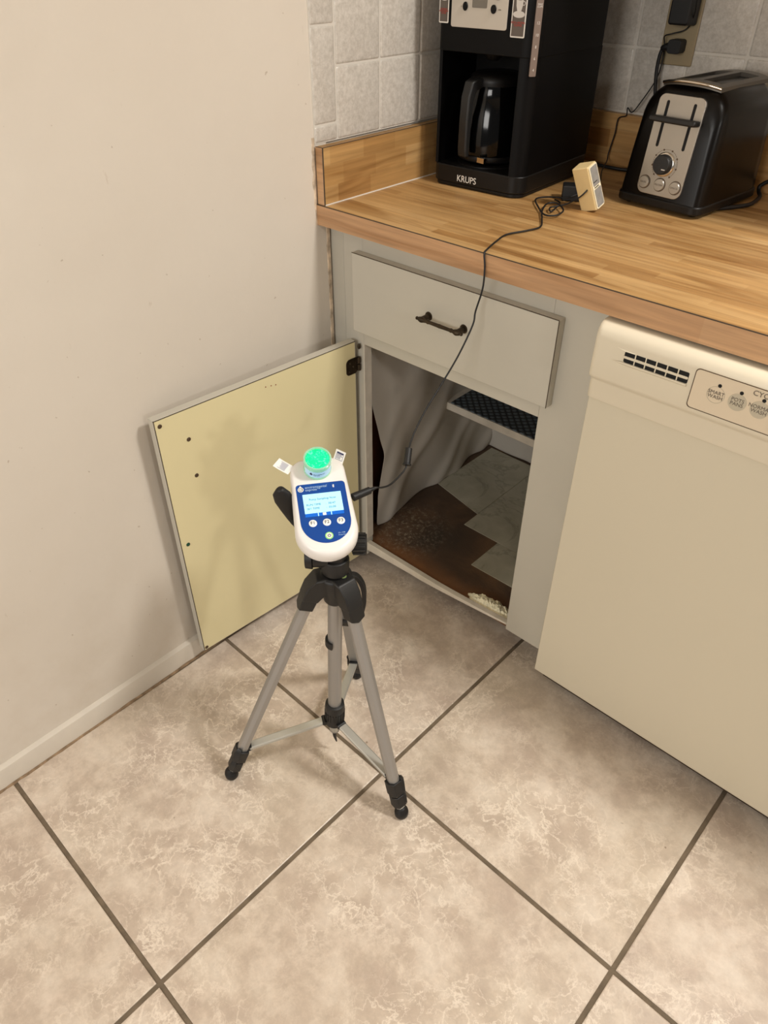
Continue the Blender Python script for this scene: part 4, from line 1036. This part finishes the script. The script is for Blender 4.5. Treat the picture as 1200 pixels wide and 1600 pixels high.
# legs
for li, (rd, tg, lt, lb, ld, nn) in enumerate(hub_parts):
    L = (lb - lt).length
    LM = frame(lt, tg, nn, ld)
    # trapezoid channel section with a ridge
    sec_ = [(-0.0100, -0.0085), (0.0100, -0.0085), (0.0116, 0.0010), (0.0070, 0.0085), (0.0015, 0.0098), (-0.0015, 0.0098), (-0.0070, 0.0085), (-0.0116, 0.0010)]
    e1 = L - 0.076
    bm = NB_(); prism(bm, sec_, 0.040, e1, LM)
    leg = finish(bm, 'leg', M['alu'], tp, smooth=0, bevel=0.0012)
    bm = NB_(); prism(bm, [(x * 0.78, y * 0.78) for x, y in sec_], e1 - 0.01, L - 0.012, LM); finish(bm, 'inner_tube', M['alu_light'], leg, smooth=0)
    def clamp(c0, c1, k, name='leg_clamp'):
        b_ = NB_(); prism(b_, [(x * k, y * k) for x, y in ((-0.0125, -0.0112), (0.0125, -0.0112), (0.0140, 0.0020), (0.0085, 0.0112), (-0.0085, 0.0112), (-0.0140, 0.0020))], c0, c1, LM)
        hull(b_, [LM @ V(p) for p in ((0.0060 * k, 0.010 * k, c0 - 0.007), (0.0125 * k, 0.004 * k, c0 - 0.007), (0.0165 * k, 0.004 * k, c0 + 0.004), (0.0100 * k, 0.0150 * k, c0 + 0.004), (0.0152 * k, 0.003 * k, c1 - 0.004), (0.0090 * k, 0.0135 * k, c1 - 0.004), (0.004 * k, 0.010 * k, c1 - 0.006), (0.012 * k, 0.0, c1 - 0.006))])
        return finish(b_, name, M['black_matte'], leg, bevel=0.0012, smooth=40)
    clamp(e1 - 0.004, e1 + 0.028, 1.12); clamp(e1 + 0.032, e1 + 0.058, 1.0)
    bm = NB_(); lathe(bm, [(0.0060, 0.0260), (0.0088, 0.0235), (0.0092, 0.0190), (0.0125, 0.0165), (0.0135, 0.0110), (0.0130, 0.0040), (0.0105, 0.0)], Matrix.Translation((f_x := (F[li].x), F[li].y, 0.0004)), 28)
    finish(bm, 'rubber_foot', M['rubber'], leg, smooth=60)
    # brace from collar to leg
    e_top = axp(0.112) + rd * 0.016; e_bot = lt + ld * (e1 - 0.006) - nn * 0.010
    bd = (e_bot - e_top).normalized(); bn = tg.cross(bd).normalized()
    if bn.z < 0: bn = -bn
    Bm = frame(e_top, tg, bn, bd); LB = (e_bot - e_top).length
    bm = NB_(); prism(bm, [(-0.0076, -0.0036), (0.0076, -0.0036), (0.0086, -0.0026), (0.0086, 0.0026), (0.0066, 0.0038), (-0.0066, 0.0038), (-0.0086, 0.0026), (-0.0086, -0.0026)], 0.0, LB - 0.004, Bm)
    finish(bm, 'brace', M['alu_light'], tp, smooth=0, bevel=0.0006)
    bm = NB_(); hull(bm, [Bm @ V(p) for p in ((-0.008, -0.005, LB - 0.008), (0.008, -0.005, LB - 0.008), (-0.008, 0.005, LB - 0.008), (0.008, 0.005, LB - 0.008), (-0.009, -0.006, LB + 0.006), (0.009, -0.006, LB + 0.006), (-0.009, 0.006, LB + 0.006), (0.009, 0.006, LB + 0.006))]); finish(bm, 'brace_joint', M['black_matte'], tp, bevel=0.001)
    bm = NB_(); cyl(bm, axp(0.112) + rd * 0.021 + tg * 0.009, axp(0.112) + rd * 0.021 - tg * 0.009, 0.0050, n=14); finish(bm, 'brace_pivot', M['black_matte'], tp, smooth=40)
    if li == 2:
        bm = NB_(); prism(bm, [(-0.0150, -0.0150), (0.0150, -0.0150), (0.0155, 0.0120), (-0.0155, 0.0120)], 0.196, 0.214, LM); finish(bm, 'leg_clip', M['black_matte'], leg, bevel=0.001)
# bubble level on the right shoulder
rd, tg, lt, lb, ld, nn = hub_parts[1]
bc = hubc + rd * 0.018 + tg * 0.004 + V((0, 0, 0.0125))
bm = NB_(); lathe(bm, [(0.0070, 0.0), (0.0070, 0.0016), (0.0058, 0.0020)], Matrix.Translation(bc), 24); finish(bm, 'level_ring', M['rubber'], tp, smooth=40)
bm = NB_(); lathe(bm, [(0.0056, 0.0010), (0.0050, 0.0030), (0.0006, 0.0038)], Matrix.Translation(bc), 24); finish(bm, 'bubble_level', M['bubble'], tp, smooth=60, label='green bubble level')
# crank handle curving down on the far right side
cr0 = hubc + RH * 0.030 + V((0, 0, -0.006))
bm = NB_(); nb = V((-0.6785, 0.7346, 0)) 
pts_ = [hubc + RH * 0.012 + nb * 0.018 + V((0, 0, -0.012)), hubc + RH * 0.032 + nb * 0.026 + V((0, 0, -0.020)), hubc + RH * 0.044 + nb * 0.028 + V((0, 0, -0.045)), hubc + RH * 0.046 + nb * 0.028 + V((0, 0, -0.080)), hubc + RH * 0.041 + nb * 0.026 + V((0, 0, -0.112))]
P = catmull(pts_, 8); rings = []
for i, p in enumerate(P):
    d = (P[min(i + 1, len(P) - 1)] - P[max(0, i - 1)]).normalized(); x_ = nb; y_ = d.cross(x_).normalized()
    wv = 0.0030 + 0.0012 * math.sin(PI * i / (len(P) - 1))
    rings.append([bm.verts.new(p + x_ * a + y_ * b) for a, b in ((-0.006, -wv), (0.006, -wv), (0.006, wv), (-0.006, wv))])
for a, b in zip(rings[:-1], rings[1:]):
    for q in range(4): bm.faces.new((a[q], a[(q + 1) % 4], b[(q + 1) % 4], b[q]))
bm.faces.new(rings[0][::-1]); bm.faces.new(rings[-1])
finish(bm, 'crank_handle', M['black_matte'], tp, bevel=0.0012, smooth=50)
# pan head
bm = NB_(); lathe(bm, [(0.019, 0.0), (0.0225, 0.002), (0.0230, 0.026), (0.0215, 0.030), (0.0170, 0.031)], AM_(0.508), 32)
box(bm, (-0.004, -0.026, 0.004), (0.004, -0.018, 0.024), AM_(0.508) @ Matrix.Rotation(0.7, 4, 'Z'))
finish(bm, 'pan_base', M['black_matte'], tp, smooth=45, bevel=0.0008)
bm = NB_(); lathe(bm, [(0.0165, 0.0), (0.0185, 0.004), (0.0185, 0.026), (0.0165, 0.040), (0.0130, 0.046)], AM_(0.536), 32); finish(bm, 'head_body', M['black_matte'], tp, smooth=45)
kc = axp(0.540)
bm = NB_(); cyl(bm, kc - RH * 0.010, kc - RH * 0.036, 0.0185, n=28); cyl(bm, kc - RH * 0.036, kc - RH * 0.048, 0.0215, 0.0200, n=28); finish(bm, 'tilt_pivot', M['black_matte'], tp, smooth=45, bevel=0.001)
kk = axp(0.566)
bm = NB_(); cyl(bm, kk + RH * 0.010, kk + RH * 0.032, 0.0125, n=24)
cyl(bm, kk + RH * 0.027, kk + RH * 0.050, 0.0165, 0.0160, n=28)
x_, y_, _ = basis(RH)
for k in range(14):
    a = 2 * PI * k / 14; m_ = frame(kk + RH * 0.027, x_, y_, RH) @ Matrix.Rotation(a, 4, 'Z'); box(bm, (0.0150, -0.0018, 0.001), (0.0180, 0.0018, 0.021), m_)
finish(bm, 'side_knob', M['black_matte'], tp, smooth=45, bevel=0.0006, label='black ribbed locking knob')
# mounting plate carried under the device
DO = V((0.4436, -0.4501, 0.6241)); DX = V((0.58741264, 0.80925765, -0.0069601)); DY = V((-0.75327192, 0.54987806, 0.3608539)); DN = V((0.29585098, -0.2067273, 0.93259639))
DXn = DX.normalized(); DYn = DY.normalized(); DNn = DXn.cross(DYn)
DV = frame(DO, DXn, DYn, DNn)
TH_ = 0.030
bm = NB_(); prism(bm, rrect(-0.020, 0.004, 0.020, 0.050, 0.006), -TH_ - 0.010, -TH_ - 0.0005, DV)
hull(bm, [DV @ V(p) for p in ((-0.014, 0.010, -TH_ - 0.009), (0.014, 0.010, -TH_ - 0.009), (-0.014, 0.044, -TH_ - 0.009), (0.014, 0.044, -TH_ - 0.009))] + [axp(0.566) + V((a, b, 0)) for a in (-0.013, 0.013) for b in (-0.013, 0.013)])
finish(bm, 'mounting_plate', M['black_matte'], tp, bevel=0.0015)
# pan handle paddle, seen behind the sampler on its left
bm = NB_()
ph = [V((0.3590, -0.4655, 0.650)), V((0.3590, -0.4635, 0.638)), V((0.360, -0.460, 0.622)), V((0.361, -0.4545, 0.600)), V((0.363, -0.449, 0.580)), V((0.385, -0.446, 0.560)), V((0.425, -0.444, 0.556))]
wd_ = [0.004, 0.0145, 0.0160, 0.0115, 0.0070, 0.0060, 0.0060]
P = catmull(ph, 6); rings = []
for i, p in enumerate(P):
    t = i / 6; k = min(int(t), 5); fr_ = t - k; w_ = wd_[k] * (1 - fr_) + wd_[min(k + 1, 6)] * fr_
    d = (P[min(i + 1, len(P) - 1)] - P[max(0, i - 1)]).normalized(); x_ = (RH - d * RH.dot(d)); x_ = x_.normalized() if x_.length > 0.3 else V((0, 0, 1)).cross(d).normalized().cross(d)
    if i < 26: x_ = (RH - d * RH.dot(d)).normalized()
    else: x_ = V((0, 0, 1))
    y_ = d.cross(x_).normalized()
    rings.append([bm.verts.new(p + x_ * w_ * math.cos(2 * PI * q / 14) + y_ * min(w_, 0.0065) * math.sin(2 * PI * q / 14)) for q in range(14)])
for a, b in zip(rings[:-1], rings[1:]):
    for q in range(14): bm.faces.new((a[q], a[(q + 1) % 14], b[(q + 1) % 14], b[q]))
bm.faces.new(rings[0][::-1]); bm.faces.new(rings[-1])
finish(bm, 'pan_handle', M['rubber'], tp, smooth=60)

# ------------------------------------------------------------------ sampler device
dv = thing('air_sampler', 'white handheld air sampling pump with a blue face and lit screen on the tripod', 'air sampler', tuple(DV @ V((0, 0.027, -TH_))))
def bullet(hw, ytop, rtop, ybot, taper=0.0, n=22):
    """rounded top corners, half-ellipse bottom; counter-clockwise"""
    pts = []
    yc = ybot + hw * 1.0
    for k in range(n + 1):
        a = PI + PI * k / n
        pts.append((hw * math.cos(a), yc + hw * math.sin(a)))
    ht = hw - taper
    for k in range(9):
        a = k / 8 * PI / 2; pts.append((ht - rtop + rtop * math.cos(a), ytop - rtop + rtop * math.sin(a)))
    for k in range(9):
        a = PI / 2 + k / 8 * PI / 2; pts.append((-ht + rtop + rtop * math.cos(a), ytop - rtop + rtop * math.sin(a)))
    return pts
out = bullet(0.0485, 0.1185, 0.024, -0.0595, 0.0045)
def offs(poly, d):
    cx, cy = 0.0, 0.028
    return [(x - d * (x - cx) / max(1e-6, math.hypot(x - cx, (y - cy) * 0.6)) , y - d * (y - cy) / max(1e-6, math.hypot((x - cx), (y - cy)))) for x, y in poly]
bm = NB_(); rings = []
for d, z in ((0.007, -TH_), (0.002, -TH_ + 0.002), (0.0, -TH_ + 0.006), (0.0, -0.012), (0.0010, -0.007), (0.0028, -0.0032), (0.0055, -0.0010), (0.0085, 0.0)):
    rings.append([bm.verts.new(DV @ V((x, y, z))) for x, y in offs(out, d)])
n = len(out)
for a, b in zip(rings[:-1], rings[1:]):
    for k in range(n): bm.faces.new((a[k], a[(k + 1) % n], b[(k + 1) % n], b[k]))
bm.faces.new(rings[0][::-1]); bm.faces.new(rings[-1])
body = finish(bm, 'body', M['dev_white'], dv, smooth=50)
def dp(name, poly, z0, z1, m, parent, **k):
    b_ = NB_(); prism(b_, poly, z0, z1, DV); k.setdefault('smooth', 0); return finish(b_, name, m, parent, **k)
pnl = bullet(0.0385, 0.0672, 0.0055, -0.0398)
face = dp('face_panel', pnl, -0.001, 0.0006, M['dev_blue'], dv, label='blue face panel')
dp('screen', [(-0.0298, 0.0136), (0.0298, 0.0136), (0.0298, 0.0483), (-0.0298, 0.0483)], 0.0004, 0.0010, M['dev_lcd'], face, label='lit white-cyan display')
dp('screen_bar', [(-0.0298, 0.0077), (0.0298, 0.0077), (0.0298, 0.0136), (-0.0298, 0.0136)], 0.0004, 0.0010, M['dev_bar'], face)
for x in (-0.0098, 0.0103): dp('bar_divider', [(x - 0.0007, 0.0077), (x + 0.0007, 0.0077), (x + 0.0007, 0.0136), (x - 0.0007, 0.0136)], 0.0010, 0.0013, M['dev_lcd'], face)
dp('bar_tab', [(-0.0030, 0.0082), (0.0024, 0.0082), (0.0024, 0.0130), (-0.0030, 0.0130)], 0.0010, 0.0013, M['btn_white'], face)
def dt(s, x, y, size, m, align='CENTER', sx=1.0, z=0.0012, par=None): return text('lettering', s, size, DV @ Matrix.Translation((x, y, z)), m, par or face, align, sx, 0.00008)
dt('Pump Sampling Now', 0.0, 0.0380, 0.0050, M['dev_text'])
dt('RUN TIME', -0.0260, 0.0285, 0.0050, M['dev_text'], 'LEFT'); dt(':  00:47', 0.0040, 0.0285, 0.0050, M['dev_text'], 'LEFT')
dt('SET TIME', -0.0260, 0.0215, 0.0050, M['dev_text'], 'LEFT'); dt(':  05:00', 0.0040, 0.0215, 0.0050, M['dev_text'], 'LEFT')
for k, (x, y) in enumerate(((-0.0201, -0.0040), (0.0012, -0.0046), (0.0227, -0.0044))):
    b_ = NB_(); lathe(b_, [(0.0062, 0.0004), (0.0062, 0.0010), (0.0056, 0.0015), (0.0004, 0.0017)], DV @ Matrix.Translation((x, y, 0)), 28); bt = finish(b_, 'function_button', M['btn_white'], face, smooth=40)
    dt('F%d' % (k + 1), x, y, 0.0078, M['btn_ink'], z=0.0018)
b_ = NB_(); lathe(b_, [(0.0062, 0.0004), (0.0062, 0.0009), (0.0004, 0.0010)], DV @ Matrix.Translation((0.0014, -0.0280, 0)), 28); finish(b_, 'power_button', M['btn_green'], face, smooth=40, label='green-lit power button')
b_ = NB_(); lathe(b_, [(0.0044, 0.0010), (0.0044, 0.0013), (0.0004, 0.0014)], DV @ Matrix.Translation((0.0014, -0.0280, 0)), 28); finish(b_, 'power_button_cap', M['btn_white'], face, smooth=40)
b_ = NB_(); pr = []
for k in range(15):
    a = math.radians(125 + k * 290 / 14); pr.append((a,))
for k in range(14):
    a, a2 = pr[k][0], pr[k + 1][0]
    prism(b_, [(0.0014 + 0.0018 * math.cos(a), -0.0280 + 0.0018 * math.sin(a)), (0.0014 + 0.0026 * math.cos(a), -0.0280 + 0.0026 * math.sin(a)), (0.0014 + 0.0026 * math.cos(a2), -0.0280 + 0.0026 * math.sin(a2)), (0.0014 + 0.0018 * math.cos(a2), -0.0280 + 0.0018 * math.sin(a2))], 0.0013, 0.0017, DV)
prism(b_, [(0.0010, -0.0278), (0.0018, -0.0278), (0.0018, -0.0250), (0.0010, -0.0250)], 0.0013, 0.0017, DV)
finish(b_, 'power_symbol', M['btn_ink'], face, smooth=0)
# maker's mark: white droplet ring, two lines of lettering
lx, ly = -0.0312, 0.0580
drop = [(lx + 0.0046 * math.cos(a), ly + 0.0044 * math.sin(a)) for a in [math.radians(120 + k * 300 / 18) for k in range(19)]] + [(lx, ly + 0.0072)]
dp('logo_drop', drop, 0.0004, 0.0009, M['btn_white'], face)
b_ = NB_(); outline(b_, circle(lx, ly, 0.0034, 24), 0.0008, 0.0009, 0.0012, DV); prism(b_, [(lx - 0.0014, ly - 0.0003), (lx + 0.0030, ly - 0.0003), (lx + 0.0030, ly + 0.0004), (lx - 0.0014, ly + 0.0004)], 0.0009, 0.0012, DV); finish(b_, 'logo_swirl', M['ink'], face, smooth=0)
dt('environmental', -0.0243, 0.0608, 0.0060, M['pale_ink'], 'LEFT', 0.98, 0.0008)
dt('express\u2122', -0.0243, 0.0562, 0.0060, M['pale_ink'], 'LEFT', 0.98, 0.0008)
# wireless symbol
b_ = NB_(); bxs = [(-0.0014, 0.0018), (0.0012, -0.0010), (0.0, -0.0026), (0.0, 0.0030), (0.0014, 0.0014), (-0.0014, -0.0014)]
for (x0, y0), (x1, y1) in zip(bxs[:-1], bxs[1:]):
    dxx, dyy = x1 - x0, y1 - y0; l_ = math.hypot(dxx, dyy); nx, ny = -dyy / l_ * 0.00035, dxx / l_ * 0.00035
    prism(b_, [(0.0199 + x0 - nx, 0.0590 + y0 - ny), (0.0199 + x1 - nx, 0.0590 + y1 - ny), (0.0199 + x1 + nx, 0.0590 + y1 + ny), (0.0199 + x0 + nx, 0.0590 + y0 + ny)], 0.0006, 0.0010, DV)
finish(b_, 'wireless_symbol', M['btn_white'], face, smooth=0)
dt('On / Off', 0.0155, -0.0252, 0.0030, M['pale_ink'], 'LEFT', 1, 0.0008); dt('Press Key', 0.0155, -0.0288, 0.0030, M['pale_ink'], 'LEFT', 1, 0.0008)
# plug of the power cable enters the right side
bm = NB_(); side = DV @ V((0.0492, 0.0440, -0.016)); pend = V((0.446, -0.340, 0.627))
q1 = side + (pend - side) * 0.72
cyl(bm, side, q1, 0.0068, 0.0060, 18); cyl(bm, q1, pend, 0.0038, 0.0020, 14)
finish(bm, 'connector', M['rubber'], pc, smooth=40, bevel=0.0006)

# cassette standing on the pump inlet
ca = thing('sampling_cassette', 'clear round sampling cassette glowing green on top of the white sampler', 'cassette', tuple(DV @ V((0, 0.0948, 0.0002))))
CAm = DV @ Matrix.Translation((0.0, 0.0948, 0.0003))
bm = NB_(); lathe(bm, [(0.0195, 0.0), (0.0218, 0.0004), (0.0218, 0.0040), (0.0208, 0.0048), (0.0208, 0.0200), (0.0218, 0.0208), (0.0218, 0.0285), (0.0208, 0.0290), (0.0195, 0.0290), (0.0192, 0.0262), (0.0004, 0.0260)], CAm, 48); finish(bm, 'clear_shell', M['cas_wall'], ca, smooth=50)
bm = NB_(); lathe(bm, [(0.0190, 0.0263), (0.0188, 0.0268), (0.0004, 0.0270)], CAm, 48); finish(bm, 'green_slide', M['green'], ca, smooth=50, label='bright green lit sampling surface')
# paper band round it
bm = NB_(); hr = []
for k in range(33):
    a = math.radians(-160 + k * 140 / 32)
    hr.append([bm.verts.new(CAm @ V((r * math.cos(a), r * math.sin(a), z))) for r, z in ((0.0209, 0.0052), (0.0214, 0.0052), (0.0214, 0.0196), (0.0209, 0.0196))])
for a, b in zip(hr[:-1], hr[1:]):
    for q in range(4): bm.faces.new((a[q], a[(q + 1) % 4], b[(q + 1) % 4], b[q]))
bm.faces.new(hr[0]); bm.faces.new(hr[-1][::-1])
band = finish(bm, 'label_band', M['cas_label'], ca, smooth=50, label='pale blue printed band')
def band_m(adeg, z):
    a = math.radians(adeg); nrm = V((math.cos(a), math.sin(a), 0)); tgt = V((-math.sin(a), math.cos(a), 0))
    return CAm @ frame(nrm * 0.0216 + V((0, 0, z)), tgt, (0, 0, 1), nrm)
b_ = NB_(); prism(b_, circle(0, 0, 0.0024, 20), -0.0002, 0.0001, band_m(-125, 0.0128)); prism(b_, [(-0.0014, 0.0016), (0.0014, 0.0016), (0.0, 0.0042)], -0.0002, 0.0001, band_m(-125, 0.0128)); finish(b_, 'band_logo', M['navy_ink'], band, smooth=0)
for i, ch in enumerate('environmental'): text('lettering', ch, 0.0028, band_m(-113 + i * 3.9, 0.0142), M['navy_ink'], band)
for i, ch in enumerate('express'): text('lettering', ch, 0.0028, band_m(-113 + i * 4.0, 0.0112), M['navy_ink'], band)
# paper tags peeled out either side
def tagp(c, ex, ey, w_, h_, lift, bar, nm):
    """c = corner nearest the cassette in device coordinates"""
    bm = NB_(); NXt, NYt = 8, 4; gg = []
    def P_(u, v, dz=0): return DV @ V((c[0] + ex[0] * u * w_ + ey[0] * v * h_, c[1] + ex[1] * u * w_ + ey[1] * v * h_, c[2] + lift * u * u + dz))
    for i in range(NXt + 1): gg.append([(bm.verts.new(P_(i / NXt, j / NYt)), bm.verts.new(P_(i / NXt, j / NYt, 0.0004))) for j in range(NYt + 1)])
    for i in range(NXt):
        for j in range(NYt):
            for s_ in (0, 1): bm.faces.new((gg[i][j][s_], gg[i + 1][j][s_], gg[i + 1][j + 1][s_], gg[i][j + 1][s_]))
    for i in range(NXt):
        for j in (0, NYt): bm.faces.new((gg[i][j][0], gg[i + 1][j][0], gg[i + 1][j][1], gg[i][j][1]))
    for j in range(NYt):
        for i in (0, NXt): bm.faces.new((gg[i][j][0], gg[i][j + 1][0], gg[i][j + 1][1], gg[i][j][1]))
    t_ = finish(bm, 'paper_tag', M['tag'], ca, smooth=40)
    def strip(u0, u1, v0, v1, m, name):
        b2 = NB_()
        K = 6
        for k in range(K):
            ua = u0 + (u1 - u0) * k / K; ub = u0 + (u1 - u0) * (k + 1) / K
            vs2 = [b2.verts.new(P_(u, v, 0.0006)) for u, v in ((ua, v0), (ub, v0), (ub, v1), (ua, v1))]; b2.faces.new(vs2)
        o2 = finish(b2, name, m, t_, smooth=0)
    for (u0, u1, v0, v1, m) in bar: strip(u0, u1, v0, v1, M[m], 'tag_print')
rnd = random.Random(3)
linesA = [(0.30, 0.78, 0.14, 0.17, 'navy_ink')] + [(0.32, 0.60 + 0.2 * rnd.random(), 0.24 + k * 0.12, 0.29 + k * 0.12, 'tag_print') for k in range(5)] + [(0.30, 0.80, 0.84, 0.87, 'navy_ink')]
tagp((-0.0470, 0.0926, -0.0045), (-0.80, 0.60), (0.66, 0.75), 0.0275, 0.0180, 0.004, linesA, 'l')
linesB = [(0.74, 0.86, 0.16, 0.84, 'navy_ink'), (0.30, 0.33, 0.14, 0.86, 'tag_print')] + [(0.40 + k * 0.09, 0.44 + k * 0.09, 0.2, 0.62 + 0.2 * rnd.random(), 'tag_print') for k in range(4)] + [(0.30, 0.72, 0.14, 0.17, 'tag_print'), (0.30, 0.72, 0.83, 0.86, 'tag_print')]
tagp((0.0255, 0.1075, -0.0035), (0.42, 0.91), (0.80, -0.60), 0.0245, 0.0175, 0.003, linesB, 'r')

# ------------------------------------------------------------------ unseen wall cabinet above the frame, added to shade the back of the worktop
wc = thing('unseen_wall_cabinet', 'unseen grey-beige wall cabinet added above the countertop to shade its back', 'cabinet', (0.95, 0.62, 1.40))
bm = NB_(); box(bm, (0.008, 0.335, 1.36), (1.25, 0.643, 2.18)); finish(bm, 'body', M['cab'], wc, bevel=0.001)
for k in range(3):
    x0 = 0.03 + k * 0.407; bm = NB_(); box(bm, (x0, 0.316, 1.38), (x0 + 0.39, 0.3345, 2.16)); finish(bm, 'door', M['cab'], wc, bevel=0.0012)
